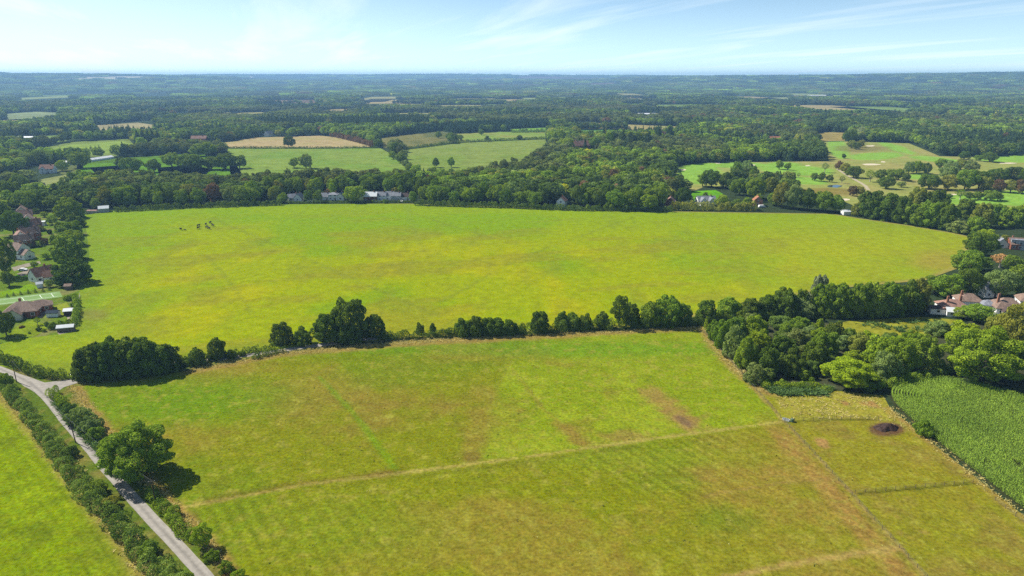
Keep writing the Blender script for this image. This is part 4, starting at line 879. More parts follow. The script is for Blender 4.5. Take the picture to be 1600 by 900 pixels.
# ------------------------------------------------------------------ buildings
HOUSES = []
def gable(m, L, Wd, h, rise, over=.35, th=.22, lip=.25):
    s = rise / (Wd / 2); y1 = Wd / 2 + over; ze = h - over * s; x = L / 2 + lip
    pr = [(-y1, ze), (0, h + rise), (y1, ze), (y1, ze + th), (0, h + rise + th * 1.2), (-y1, ze + th)]
    pts = [(-x, a, b) for a, b in pr] + [(x, a, b) for a, b in pr]
    m.poly(pts, [(0, 1, 4, 5), (1, 2, 3, 4), (6, 11, 10, 7), (7, 10, 9, 8), (5, 4, 10, 11), (4, 3, 9, 10), (0, 6, 7, 1), (1, 7, 8, 2), (0, 5, 11, 6), (2, 8, 9, 3)])
def hip(m, L, Wd, h, rise, over=.45):
    x, y = L / 2 + over, Wd / 2 + over; r = max(.3, L / 2 - Wd / 2 * .9)
    pts = [(-x, -y, h), (x, -y, h), (x, y, h), (-x, y, h), (-x, -y, h + .18), (x, -y, h + .18), (x, y, h + .18), (-x, y, h + .18), (-r, 0, h + rise), (r, 0, h + rise)]
    m.poly(pts, [(0, 3, 2, 1), (0, 1, 5, 4), (1, 2, 6, 5), (2, 3, 7, 6), (3, 0, 4, 7), (4, 5, 9, 8), (5, 6, 9), (6, 7, 8, 9), (7, 4, 8)])
def house(label, px, py, L, Wd, h, rise, rot, kind, wall, roof, chim=(), wings=(), name='house', wins=True, floors=1, cat='house', group=None, clear=True):
    x, y = G(px, py); e = empty(name, (x, y, 0), R(rot)); tag(e, label, cat, group)
    if clear: HOUSES.append((x, y, max(L, Wd) / 2 + 2))
    def body(parent, ox, oy, rz, L, Wd, h, rise, kind, wall, roof, wn, rn, wins, door):
        w = MB(); base = Vector((ox, oy, 0))
        if kind == 'gable':
            a, b = L / 2, Wd / 2; top = h + rise - .12
            w.poly([(-a, -b, -.1), (a, -b, -.1), (a, b, -.1), (-a, b, -.1), (-a, -b, h), (a, -b, h), (a, b, h), (-a, b, h), (-a, 0, top), (a, 0, top)], [(0, 1, 5, 4), (2, 3, 7, 6), (1, 2, 6, 9, 5), (3, 0, 4, 8, 7), (4, 5, 9, 8), (6, 7, 8, 9)])
        else: w.box(-L / 2, L / 2, -Wd / 2, Wd / 2, -.1, h, top=False)
        wo = w.build(wn, M[wall], parent); r = MB()
        if kind == 'gable': gable(r, L, Wd, h, rise)
        elif kind == 'hip': hip(r, L, Wd, h, rise)
        else: r.box(-L / 2 - .25, L / 2 + .25, -Wd / 2 - .25, Wd / 2 + .25, h - .02, h + .22)
        ro = r.build(rn, M[roof], parent)
        for o in (wo, ro): o.location = base; o.rotation_euler = (0, 0, R(rz))
        if wins:
            for f in range(floors if h > 4 else 1):
                z0 = .95 + f * 2.6
                for sy in (-1, 1):
                    n = max(1, int(L / 3.2))
                    for i in range(n):
                        cx = -L / 2 + L * (i + .5) / n
                        if door and f == 0 and sy == -1 and i == n // 2:
                            d = MB(); d.box(cx - .5, cx + .5, -Wd / 2 - .06, -Wd / 2 + .02, .02, 2.1); do = d.build('door', M['door'], parent); do.location = base; do.rotation_euler = (0, 0, R(rz)); continue
                        win(parent, base, rz, (cx, sy * Wd / 2), 0, z0)
                for sx in (-1, 1): win(parent, base, rz, (sx * L / 2, 0), 1, z0)
        return ro
    def win(parent, base, rz, c, side, z0):
        fr = MB(); g = MB(); cx, cy = c
        if side == 0: fr.box(cx - .75, cx + .75, cy - .06, cy + .06, z0, z0 + 1.25); g.box(cx - .62, cx + .62, cy - .085, cy + .085, z0 + .12, z0 + 1.13)
        else: fr.box(cx - .06, cx + .06, cy - .75, cy + .75, z0, z0 + 1.25); g.box(cx - .085, cx + .085, cy - .62, cy + .62, z0 + .12, z0 + 1.13)
        f = fr.build('window', M['whiteplastic'], parent); f.location = base; f.rotation_euler = (0, 0, R(rz)); g.build('pane', M['glass'], f)
    ro = body(e, 0, 0, 0, L, Wd, h, rise, kind, wall, roof, 'wall', 'roof', wins, True)
    for cx, cy, ch in chim:
        c = MB(); zb = h + rise * max(0, 1 - abs(cy) / (Wd / 2)) * .4
        c.box(cx - .45, cx + .45, cy - .35, cy + .35, zb, h + rise + ch); c.tube((cx - .2, cy, h + rise + ch), (cx - .2, cy, h + rise + ch + .35), .13, .11, 8); c.tube((cx + .2, cy, h + rise + ch), (cx + .2, cy, h + rise + ch + .35), .13, .11, 8)
        c.build('chimney', M['chim'], ro)
    for (ox, oy, rz, l2, w2, h2, r2, k2, wl, rf) in wings: body(e, ox, oy, rz, l2, w2, h2, r2, k2, wl, rf, 'extension_wall', 'extension_roof', wins, False)
    return e
# western houses
house('brown hip roofed bungalow between tennis court and garden', 38, 492, 13, 10, 2.7, 3.6, 18, 'hip', 'brick', 'rbrown', [(-1, 1.5, .9)], [(5, 5, 18, 9, 6.5, 2.5, 2.4, 'hip', 'brick', 'rbrown'), (-1.5, -5.2, 90, 5, 5.5, 2.5, 2.3, 'gable', 'cream', 'rbrown')], clear=False)
house('red tiled house with white end wall beside the overhanging oak', 68, 437, 10, 8, 3.2, 3.6, 60, 'gable', 'white', 'rred', [(2, .6, 1)], [(6.5, -1, 60, 6, 6, 3.4, .3, 'flat', 'white', 'rpale'), (1.5, -5, 150, 6, 5.5, 2.8, 2.4, 'gable', 'white', 'rred')], clear=False)
house('white gabled house with brown roof by the clipped dark hedge', 30, 402, 9, 8, 5.2, 3.4, -12, 'gable', 'white', 'rbrown', [(3, 0, 1)], [(7, -1.5, -12, 6, 6, 3, 2.4, 'gable', 'white', 'rbrown')], floors=2, clear=False)
for i, (px, py, L, Wd, rot) in enumerate(((40, 386, 10, 7, 40), (34, 379, 8, 6.5, 130), (50, 374, 10, 7, 40), (44, 366, 9, 7, 50), (54, 360, 9, 7, 40), (46, 352, 9, 7, 120), (40, 345, 10, 7, 35), (36, 338, 9, 7, 120))):
    house(f'brown roofed semi detached house, {ORD[i]} in the row above the white gabled house', px, py, L, Wd, 4.4, 3.4, rot, 'gable', ('brick', 'white', 'brick', 'cream')[i % 4], ('rbrown', 'rpink', 'rbrown', 'rbrown', 'rred', 'rbrown', 'rpink', 'rbrown')[i], [(L / 4, .5, 1)], floors=2, clear=False)
house('dark roofed house with white gable before the pale paddock', 60, 301, 12, 9, 4.4, 4, 20, 'gable', 'white', 'rdark', [(2, 1, 1.2)], [(6, -3, 20, 8, 6, 3, 2.6, 'gable', 'white', 'rdark')])
house('dark red roofed house among the western trees', 76, 270, 14, 9, 4.8, 4, 10, 'gable', 'white', 'rred', [(3, 0, 1)], [(-3, -4, 100, 6, 6, 4.4, 3, 'gable', 'white', 'rred')], floors=2)
house('pale roofed workshop beside the nursery', 107, 257, 13, 9, 3, 1.2, 10, 'gable', 'white', 'rpale', name='workshop')
for i, (px, py) in enumerate(((151, 251), (158, 250), (165, 249))):
    house(f'white arched polytunnel in the nursery, {ORD[i]} from the workshop', px, py, 22, 6, 2.2, 1.6, 80, 'gable', 'whiteplastic', 'whiteplastic', name='polytunnel', wins=False, cat='polytunnel', group='nursery polytunnels')
house('long low barn with pale roof and dark side behind the western lawns', 39, 218, 30, 10, 3.5, 1.6, 0, 'gable', 'dkwood', 'rpale', name='barn', wins=False, cat='barn')
house('white low shed under the dark conifer block', 228, 232, 18, 7, 2.8, 1.2, 4, 'gable', 'dkwood', 'rpale', name='shed', wins=False, cat='shed')
house('grey curved roof field shelter in the pasture corner', 163, 331, 7, 5, 3, 1.6, 25, 'gable', 'grey', 'rpale', name='field_shelter', wins=False, cat='shelter', clear=False)
house('pale low livestock trailer shed beside the field shelter', 145, 332.5, 7, 2.6, 1.7, .5, 3, 'gable', 'cream', 'rpink', name='shed', wins=False, cat='shed', clear=False)
for lab, px, py, L, Wd, h, rot, rf, wl in (('dark timber shed with pale roof on the garden edge', 109, 492, 3.6, 2.8, 2.2, 15, 'rpale', 'dkwood'), ('small glasshouse in the bungalow garden', 84, 494, 4.6, 2.8, 1.9, 8, 'glass', 'whiteplastic'), ('long low shed with white roof in the pasture side corner', 104, 517, 6.0, 2.4, 1.9, 16, 'rpale', 'wood'), ('small brown garden shed under the overhanging oak', 108, 452, 3, 2.6, 2, 10, 'rbrown', 'wood'), ('white garden room below the red tiled house', 63, 449, 2.6, 2, 2, 30, 'rpale', 'white')):
    house(lab, px, py, L, Wd, h, .7, rot, 'gable', wl, rf, name='garden_shed', wins=False, cat='shed', clear=False)
house('white garage with flat pale roof beside the semi detached row', 64, 352, 6, 4, 2.6, .2, 20, 'flat', 'white', 'rpale', name='garage', wins=False, cat='garage', clear=False)
# houses in front of the woodland belt
G_C = 'cottages at the far edge of the big pasture'
for lab, px, py, L, Wd, h, rise, rot, k, wl, rf, fl in (
    ('grey roofed cottage half hidden at the shelter end of the cottages', 459, 313, 9, 7, 2.7, 2.8, 20, 'gable', 'cream', 'rslate', 1), ('steep white gabled cottage near the shelter end of the cottages', 468, 313.5, 7, 7, 2.7, 3.4, 80, 'gable', 'white', 'rslate', 1),
    ('white cottage with grey roof between two round trees', 508, 312, 9, 7, 3, 2.8, 5, 'gable', 'white', 'rslate', 1), ('white square cottage just after the lime tree', 522, 312, 8, 7, 4.6, 1.8, 0, 'hip', 'white', 'rslate', 2), ('steep white cottage beside the bright round tree', 534, 312, 7, 6, 3, 3.2, 85, 'gable', 'white', 'rslate', 1),
    ('long house with pale slate roof and brick front', 580, 314, 11, 8, 4.6, 3, 0, 'gable', 'brick', 'rpale', 2), ('white fronted slate cottage after the pale slate roof', 598, 313, 7, 7, 4.4, 2.8, 0, 'gable', 'white', 'rslate', 2), ('middle white and slate cottage of the terrace', 610, 312.5, 7, 7, 4.4, 2.8, 0, 'gable', 'white', 'rslate', 2),
    ('slate roofed cottage with grey front in the terrace', 620, 313.5, 8, 7, 4.4, 2.6, 0, 'gable', 'grey', 'rslate', 2), ('end cottage of the terrace with dark roof against the wood', 634, 313, 8, 7, 3.6, 2.6, 5, 'gable', 'white', 'rdark', 1)):
    house(lab, px, py, L, Wd, h, rise, rot, k, wl, rf, [(L / 4, 0, .9)], floors=fl, group=G_C)
house('white house with rose tiled roof beneath the golden yellow tree', 878, 322, 8, 7, 4.6, 3, 70, 'gable', 'white', 'rpink', [(1, 0, 1)], floors=2)
house('red brick gabled house in the woodland edge', 1047, 323, 9, 8, 4.4, 3.4, 75, 'gable', 'brick', 'rpink', [(2, 0, .8)], floors=2)
house('white house with many grey gables behind the clipped olive hedge', 1102, 320, 15, 8, 4.2, 3, 5, 'gable', 'white', 'rslate', [(4, 0, 1)], [(-4, -3.5, 95, 6, 5, 4, 2.6, 'gable', 'white', 'rslate'), (3, -3.5, 95, 6, 5, 4, 2.6, 'gable', 'white', 'rslate')], floors=2)
house('orange brick house with bright tiles by the lime tree', 1183, 321, 7, 7, 4.6, 3, 80, 'gable', 'chim', 'rorange', [(2, 0, 1)], floors=2)
house('white shed in the hedge at the golf course end of the pasture', 1321, 335, 6, 4, 2.4, 1, 10, 'gable', 'white', 'rpale', name='shed', wins=False, cat='shed')
# eastern houses
house('grey house with flat dormers and brick band', 1592, 388, 13, 9, 3.2, 3.2, -12, 'gable', 'brick', 'rbrown', [(-4, 1, 1)], [(-1, -2.5, -12, 10, 4, 5.8, .3, 'flat', 'grey', 'rslate'), (-9, 2, 78, 7, 6, 3, 2.6, 'gable', 'cream', 'rslate')], floors=2, clear=False)
house('white bungalow with red brown hip roof and dark extension', 1487, 487, 11, 9, 2.9, 3, -8, 'hip', 'white', 'rpink', [(-3.2, -1.4, 1.6), (3.4, 1.6, 1.2)], [(-7.5, -2.5, -8, 6, 5, 2.5, .4, 'flat', 'white', 'rdark'), (-1, -5.8, -8, 8, 4, 2.3, 1.3, 'gable', 'white', 'rpale')], clear=False)
house('brown hip roofed bungalow set behind the red brown roof', 1511, 477, 10, 8, 2.9, 2.9, -14, 'hip', 'white', 'rbrown', [(-3, 0, 1)], clear=False)
house('white bungalow with tall brown hip roof and rooflights', 1570, 488, 12, 10, 3.1, 3.8, -10, 'hip', 'white', 'rbrown', [(-4.2, -1, 1.8)], [(-1.5, -6, 80, 6, 5.5, 2.7, 2, 'gable', 'white', 'rdark'), (-6.5, 2, -10, 5, 6, 2.9, 2, 'hip', 'white', 'rslate')], clear=False)
house('brown roofed bungalow at the frame edge beyond the rooflights', 1612, 478, 12, 9, 3, 3.4, -20, 'hip', 'white', 'rbrown', clear=False)
house('white house half hidden behind the pale rounded tree', 1541, 462, 7, 6, 4.6, 2.5, 10, 'gable', 'white', 'rslate', floors=2, clear=False)
# far buildings
house('long reddish farmhouse beyond the western conifer block', 312, 221, 24, 10, 5, 4, 5, 'gable', 'brick', 'rred', [(5, 0, 1.5)], floors=2, wins=False)
house('white gabled house at the wood edge behind the stubble', 420, 213, 14, 9, 5, 4, 70, 'gable', 'white', 'rslate', wins=False)
house('big red brick mansion with white gables in the wood', 906, 236, 26, 13, 8, 6, 20, 'gable', 'brick', 'rred', [(6, 1, 2), (-6, 1, 2)], [(-12, 6, 110, 14, 10, 8, 5, 'gable', 'white', 'rpale')], name='mansion', wins=False)
house('orange red roofed barn deep in the eastern wood', 1208, 222, 20, 11, 5, 4, 0, 'gable', 'brick', 'rorange', name='barn', wins=False, cat='barn')
house('pale roofed farm sheds far off in a woodland gap', 1010, 181, 46, 18, 5, 2, 5, 'gable', 'cream', 'rpale', name='farm_shed', wins=False, cat='shed')
house('pale sheds on the tan clearing far off', 1276, 151, 90, 30, 6, 2, 0, 'gable', 'cream', 'rpale', name='farm_shed', wins=False, cat='shed')

# a pale van by the orange house, parked cars by the cottages
def car(label, px, py, rot, col, van=False, group=None):
    x, y = G(px, py); e = empty('parked_van' if van else 'parked_car', (x, y, .03), R(rot)); tag(e, label, 'van' if van else 'car', group); m = MB(); L, Wd = (5.2, 2.0) if van else (4.2, 1.75)
    pr = [(-.5, .3), (-.5, .9), (-.42, 1.95), (.28, 1.95), (.40, 1.1), (.5, .95), (.5, .3)] if van else [(-.5, .3), (-.5, .85), (-.36, .95), (-.24, 1.42), (.1, 1.42), (.26, .95), (.48, .82), (.5, .3)]
    n = len(pr); m.poly([(a * L, -Wd / 2, b) for a, b in pr] + [(a * L, Wd / 2, b) for a, b in pr], [tuple(range(n)), tuple(range(n, 2 * n))[::-1]] + [(i, i + n, (i + 1) % n + n, (i + 1) % n) for i in range(n)])
    m.build('body', M[col], e); g = MB()
    if van: g.box(L * .05, L * .24, -Wd / 2 - .01, Wd / 2 + .01, 1.15, 1.75)
    else: g.box(-L * .22, L * .12, -Wd / 2 - .01, Wd / 2 + .01, .98, 1.34)
    g.build('window', M['glass'], e)
    for sx in (-.3, .31):
        for sy in (-1, 1): w = MB(); w.tube((sx * L, sy * (Wd / 2 - .2), .33), (sx * L, sy * (Wd / 2 + .02), .33), .33, .33, 12); w.build('wheel', M['tyre'], e)
car('white van parked before the orange brick house', 1190, 324, 5, 'whiteplastic', True)
for i, (px, c) in enumerate(((484, 'whiteplastic'), (566, 'metal'), (588, 'whiteplastic'), (628, 'whiteplastic'))): car(f'small {"silver" if c == "metal" else "white"} car parked before the cottages, {ORD[i]} from the steep gable', px, 315.6, 90 if i % 2 else 5, c, group='cars parked before the cottages')
car('white car parked below the brown roofed row', 36, 423, 10, 'whiteplastic')

# ------------------------------------------------------------------ cattle
def make_cow(): 
    J = [(-.95, 0, 1.15), (-.3, 0, 1.1), (.45, 0, 1.12), (.85, 0, 1.2), (1.15, 0, 1.25), (1.5, 0, 1.2)]; Rd = [.30, .40, .38, .30, .18, .13]; E = [(0, 1), (1, 2), (2, 3), (3, 4), (4, 5)]
    for sx, hip_i, off in ((-.85, 0, -.06), (.6, 2, .04)):
        for sy in (-.26, .26):
            b = len(J); J += [(sx, sy, .85), (sx + off, sy, .45), (sx, sy, .03)]; Rd += [.15, .08, .07]; E += [(hip_i, b), (b, b + 1), (b + 1, b + 2)]
    b = len(J); J += [(-1.22, 0, 1.1), (-1.3, 0, .5)]; Rd += [.05, .04]; E += [(0, b), (b, b + 1)]
    for sy in (-.22, .22): b = len(J); J.append((1.12, sy, 1.38)); Rd.append(.05); E.append((4, b))
    me = bpy.data.meshes.new('cow'); me.from_pydata(J, E, []); me.update(); o = bpy.data.objects.new('cow', me); C.objects.link(o)
    sk = o.modifiers.new('skin', 'SKIN'); sk.use_smooth_shade = True
    for i, r in enumerate(Rd): me.skin_vertices[0].data[i].radius = (r, r)
    me.skin_vertices[0].data[1].use_root = True; su = o.modifiers.new('sub', 'SUBSURF'); su.levels = su.render_levels = 1
    dg = bpy.context.evaluated_depsgraph_get(); m2 = bpy.data.meshes.new_from_object(o.evaluated_get(dg)); bpy.data.objects.remove(o); m2.name = 'cow'; m2.materials.clear(); m2.materials.append(M['hide']); return m2
COW = make_cow()
for lab, px, py, rot in (('black cow standing apart on the track shelter side of the herd', 282.5, 359.5, 140), ('small dark calf next to the cow standing apart', 289, 360.5, 10), ('black cow at the back of the close pair in the herd', 310.5, 354, 60), ('black cow at the front of the close pair in the herd', 310, 357.8, 75), ('black cow head on at the top of the herd', 322, 351.8, 100), ('black cow grazing broadside in the middle of the herd', 323.5, 357, -20), ('black cow behind the broadside one', 327, 358, -40), ('black cow at the far top corner of the herd', 328.8, 349.2, 85), ('black cow on the woodland side end of the herd', 333, 353.8, -30)):
    x, y = G(px, py); o = link('cow', COW); o.location = (x, y, .02); o.rotation_euler = (0, 0, R(rot)); s = .75 if 'calf' in lab else 1.12; o.scale = (s, s, s); tag(o, lab, 'cow', 'cattle herd on the big pasture')

# ------------------------------------------------------------------ separate trees of the middle distance
row('in the lane between the far green fields', 'the stubble', [(590, 231, 218, 16, 'dark', 'round'), (618, 241, 222, 20, 'dark', 'oak'), (614, 249, 236, 16, 'mid', 'round'), (626, 255, 239, 20, 'mid', 'round'), (634, 263, 249, 18, 'greygreen', 'round'), (640, 270, 255, 16, 'mid', 'round')], 'trees between the far green fields')
one('dark round tree standing alone in the stubble field hedge', 451, 231, 211, 21, 'dark', 'oak')
row('standing into the first far green field', 'the belt', [(459, 263, 246, 18, 'mid', 'round'), (478, 264, 240, 24, 'greygreen', 'round')], 'trees standing into the far green field')
row('along the hedge of the far fields', 'the cottage gardens', [(685, 216, 205, 11, 'mid', 'round'), (703, 220, 207, 14, 'dark', 'round'), (716, 220, 210, 18, 'dark', 'round'), (752, 211, 202, 11, 'mid', 'round'), (761, 221, 212, 10, 'dark', 'round'), (812, 219, 211, 12, 'dark', 'round')], 'trees along the far field hedges')
row('rising from the wood into the second far field', 'the belt', [(681, 262, 246, 13, 'dark', 'round'), (705, 262, 245, 14, 'mid', 'round')], 'trees at the second far field')
row('between the nursery and the first far green field', 'the nursery', [(206, 272, 245, 36, 'mid', 'oak'), (240, 270, 248, 24, 'dark', 'round'), (268, 262, 238, 30, 'mid', 'round'), (300, 268, 240, 46, 'dark', 'oak'), (330, 266, 244, 28, 'dark', 'round'), (352, 266, 239, 40, 'dark', 'oak'), (374, 264, 242, 26, 'dark', 'round'), (322, 245, 222, 44, 'mid', 'oak'), (188, 263, 245, 18, 'dark', 'round'), (122, 264, 236, 34, 'mid', 'oak'), (96, 268, 250, 22, 'fresh', 'round')], 'trees between nursery and far green field')
row('in the dark block above the shed', 'the western lawns', [(216, 228, 201, 14, 'blue', 'conifer'), (224, 229, 200, 14, 'blue', 'conifer'), (232, 229, 200, 14, 'blue', 'conifer'), (240, 229, 200, 14, 'blue', 'conifer'), (248, 229, 202, 14, 'blue', 'conifer'), (256, 228, 210, 12, 'blue', 'conifer')], 'dark conifers above the pale shed')
row('at the foot of the bright western field', 'the workshop', [(116, 238, 230, 5, 'blue', 'cone'), (122, 238, 231, 5, 'blue', 'cone'), (135, 236, 229, 7, 'blue', 'cone'), (142, 236, 227, 8, 'blue', 'cone'), (149, 235, 227, 7, 'blue', 'cone'), (155, 235, 226, 8, 'blue', 'cone')], 'pointed conifers below the western field')
row('at the mansion', 'the far green fields', [(872, 230, 202, 26, 'mid', 'round'), (884, 240, 214, 30, 'fresh', 'oak'), (899, 216, 197, 20, 'olive', 'round'), (914, 238, 214, 9, 'blue', 'conifer'), (925, 214, 203, 11, 'dark', 'round'), (913, 210, 204, 5, 'dark', 'round'), (943, 224, 194, 10, 'blue', 'conifer'), (930, 236, 214, 26, 'mid', 'oak'), (952, 234, 205, 16, 'fresh', 'tall'), (918, 250, 232, 20, 'yellow', 'round')], 'trees around the mansion')
row('in the dark pine group beyond the mansion', 'the mansion', [(960, 228, 205, 14, 'blue', 'tall'), (972, 232, 202, 12, 'dark', 'tall'), (985, 238, 206, 18, 'blue', 'tall'), (998, 238, 207, 18, 'dark', 'tall'), (1012, 236, 204, 14, 'blue', 'tall'), (1028, 226, 197, 13, 'blue', 'tall'), (1046, 224, 196, 13, 'blue', 'tall')], 'pines beyond the mansion')
row('on the upper fairways', 'the tan field', [(1279, 221, 209, 12, 'dark', 'round'), (1327, 223, 202, 22, 'dark', 'oak'), (1330, 232, 219, 14, 'olive', 'round'), (1338, 234, 222, 14, 'dark', 'round'), (1345, 231, 218, 14, 'olive', 'round'), (1319, 248, 240, 8, 'dark', 'round')], 'golf course trees')
one('bleached dead tree with bare limbs above the fairways', 1344, 220, 196, 12, 'silver', 'airy')
row('in the dark clump by the golf path', 'its upper end', [(1311, 266, 251, 14, 'copper', 'round'), (1321, 271, 254, 20, 'olive', 'round'), (1334, 279, 259, 28, 'dark', 'oak')], 'golf course trees')
row('in the thin row beyond the golf path', 'the path', [(1360, 285, 265, 18, 'mid', 'airy'), (1376, 282, 264, 20, 'dark', 'round'), (1392, 281, 264, 18, 'mid', 'round'), (1405, 282, 263, 20, 'mid', 'round'), (1416, 284, 270, 14, 'dark', 'round')], 'golf course trees')
row('standing singly on the lower fairways', 'the path', [(1384, 296, 275, 25, 'dark', 'oak'), (1409, 293, 283, 15, 'greygreen', 'round'), (1452, 297, 272, 34, 'dark', 'oak')], 'golf course trees')
row('in the grey mid golf course clump', 'the path', [(1420, 272, 252, 18, 'greygreen', 'round'), (1433, 271, 251, 20, 'mid', 'round'), (1447, 273, 254, 18, 'dark', 'round')], 'golf course trees')
row('in the broad far golf course group', 'the grey clump', [(1470, 263, 247, 22, 'mid', 'round'), (1486, 272, 250, 26, 'greygreen', 'round'), (1502, 266, 248, 26, 'olive', 'round'), (1518, 270, 250, 24, 'greygreen', 'round'), (1507, 250, 236, 20, 'dark', 'round'), (1547, 254, 238, 28, 'dark', 'round'), (1530, 252, 242, 14, 'mid', 'round'), (1482, 284, 258, 32, 'greygreen', 'oak')], 'golf course trees')
row('in the group above the lower fairway', 'the single tree', [(1482, 298, 273, 30, 'olive', 'oak'), (1508, 298, 264, 36, 'mid', 'oak'), (1530, 296, 266, 32, 'dark', 'oak'), (1556, 288, 262, 32, 'dark', 'oak'), (1582, 288, 260, 36, 'blue', 'oak'), (1606, 292, 262, 32, 'dark', 'oak'), (1542, 299, 276, 24, 'olive', 'round'), (1562, 301, 280, 22, 'copper', 'round'), (1580, 302, 280, 24, 'olive', 'round'), (1598, 304, 280, 22, 'copper', 'round')], 'golf course trees')
row('along the lowest fairway', 'the dark row', [(1478, 309, 303, 10, 'dark', 'round'), (1485, 310, 303, 10, 'dark', 'round'), (1501, 313, 295, 18, 'mid', 'airy'), (1515, 313, 299, 14, 'mid', 'round'), (1529, 313, 299, 18, 'mid', 'round'), (1548, 315, 297, 24, 'mid', 'round'), (1560, 314, 299, 18, 'mid', 'round')], 'golf course trees')
row('on the mown ground by the pond', 'the woods', [(1218, 265, 250, 14, 'fresh', 'round'), (1231, 266, 254, 12, 'mid', 'round'), (1215, 273, 267, 6, 'mid', 'round'), (1230, 276, 267, 8, 'dark', 'round'), (1240, 277, 269, 8, 'dark', 'round'), (1248, 278, 270, 7, 'mid', 'airy'), (1273, 283, 270, 12, 'dark', 'round'), (1284, 284, 269, 14, 'dark', 'round'), (1297, 285, 272, 12, 'dark', 'round'), (1289, 270, 253, 12, 'greygreen', 'airy'), (1316, 287, 274, 10, 'greygreen', 'airy'), (1333, 307, 290, 16, 'copper', 'round'), (1345, 307, 291, 16, 'olive', 'round')], 'golf course trees')
row('at the wooded end of the golf course', 'the green lawn', [(1098, 292, 270, 22, 'mid', 'round'), (1112, 294, 264, 30, 'dark', 'oak'), (1134, 296, 268, 28, 'dark', 'oak'), (1150, 278, 252, 22, 'mid', 'round'), (1166, 276, 250, 22, 'greygreen', 'round'), (1178, 280, 258, 18, 'mid', 'round'), (1156, 306, 278, 30, 'mid', 'oak'), (1180, 312, 276, 38, 'fresh', 'oak'), (1204, 306, 276, 26, 'olive', 'oak')], 'golf course trees')
row('behind the olive hedge towards the golf course', 'the orange house', [(1209, 322, 300, 24, 'fresh', 'round'), (1222, 326, 284, 28, 'olive', 'oak'), (1240, 328, 288, 30, 'greygreen', 'oak'), (1262, 330, 294, 32, 'dark', 'oak'), (1286, 332, 298, 40, 'mid', 'oak'), (1306, 333, 304, 30, 'mid', 'round')], 'trees behind the olive hedge')
row('around the belt houses', 'the red brick house', [(1068, 320, 292, 28, 'dark', 'oak'), (1028, 326, 290, 36, 'mid', 'oak'), (1012, 326, 294, 20, 'fresh', 'round'), (1128, 326, 304, 26, 'fresh', 'round'), (1150, 328, 310, 16, 'mid', 'round'), (1168, 328, 308, 22, 'mid', 'round'), (1186, 316, 302, 14, 'lime', 'round'), (1078, 312, 302, 8, 'dark', 'cone'), (1102, 312, 300, 10, 'dark', 'round')], 'garden trees of the belt houses')
one('golden yellow tree glowing above the rose tiled roof', 883, 312, 287, 20, 'yellow', 'round')
one('copper brown beech in the woodland belt', 334, 318, 286, 30, 'copper', 'oak')
row('among the cottages', 'the grey shelter', [(441, 318, 301, 20, 'mid', 'round'), (481, 316, 297, 18, 'dark', 'round'), (497, 317, 296, 16, 'mid', 'round'), (520, 307, 285, 13, 'lime', 'round'), (511, 306, 295, 10, 'orange', 'round'), (553, 317, 290, 36, 'fresh', 'oak'), (571, 306, 295, 12, 'lime', 'round'), (617, 306, 292, 14, 'olive', 'round'), (626, 306, 289, 14, 'mid', 'round'), (602, 318, 311, 10, 'fresh', 'shrub'), (646, 318, 298, 16, 'mid', 'round')], 'garden trees of the cottages')

# ------------------------------------------------------------------ woodland: the front of the belt tree by tree, the rest as one mass
EXPL = np.array(TREES)
def blocked(x, y, rad):
    b = inside(x, y, BIG)
    for P, buf in OPEN: b |= sdist(x, y, P) > -rad * .6 - buf
    for hx, hy, hr in HOUSES: b |= (np.abs(x - hx) < hr + rad + 2) & (y > hy - 18 - .10 * np.maximum(hy - 300, 0)) & (y < hy + hr + rad)
    for ex, ey, er in EXPL:
        if ey > 300: b |= np.hypot(x - ex, y - ey) < (er + rad) * .72
    return b
BELT = GP([(165, 328), (300, 321.5), (440, 316.5), (452, 306), (560, 303), (642, 305), (650, 317), (760, 320.5), (900, 326.5), (1000, 329), (1100, 329), (1230, 331), (1330, 332), (1330, 318), (1200, 300), (1080, 292), (1056, 262), (1000, 250), (850, 240), (840, 262), (700, 286), (640, 287), (400, 290), (300, 282), (180, 285), (100, 300), (100, 318)])
COTT = GP([(445, 322), (452, 306), (560, 303), (642, 305), (648, 322)])
def jgrid(d0, d1, s, seed, half=40):
    g = np.random.default_rng(seed); xm = d1 * math.tan(R(half)); nx, ny = int(2 * xm / s), int((d1 - d0 * .75) / s)
    X, Y = np.meshgrid((np.arange(nx) + .5) * s - xm, (np.arange(ny) + .5) * s + d0 * .75)
    X = X + (np.arange(ny) % 2)[:, None] * s * .5; X = X.ravel() + g.uniform(-.38, .38, X.size) * s; Y = Y.ravel() + g.uniform(-.38, .38, Y.size) * s
    r = np.hypot(X, Y); k = (r >= d0) & (r < d1) & (np.abs(X) < Y * math.tan(R(half)) + 30); return X[k], Y[k]
X, Y = jgrid(400, 1500, 9.8, 1); r_ = np.hypot(X, Y)
px_, py_ = PX(X, Y)
WEST = inside(X, Y, GP([(-300, 345), (133, 345), (133, 326), (120, 300), (170, 262), (170, 205), (-300, 205)]))
size = (4.2 + 3.4 * vnoise(X, Y, 26, 61, 3)) * rng.uniform(.72, 1.28, len(X))
keep = ~blocked(X, Y, size) & (inside(X, Y, BELT) | (py_ < 300) | WEST) & ~inside(X, Y, COTT)
keep &= ~(WEST & (rng.random(len(X)) < .45)) & ~((py_ > 330) & (px_ > 20)) & ~((py_ > 300) & (px_ > 1056)) 
keep &= ~((py_ > 345))
X, Y, size = X[keep], Y[keep], size[keep]; px_, py_ = PX(X, Y)
FRONT = GP([(165, 328), (300, 321.5), (440, 316.5), (452, 306), (560, 303), (642, 305), (650, 317), (760, 320.5), (900, 326.5), (1000, 329), (1230, 331)])
fd = seg_dist(X, Y, FRONT); inb = inside(X, Y, BELT) & (px_ > 100)
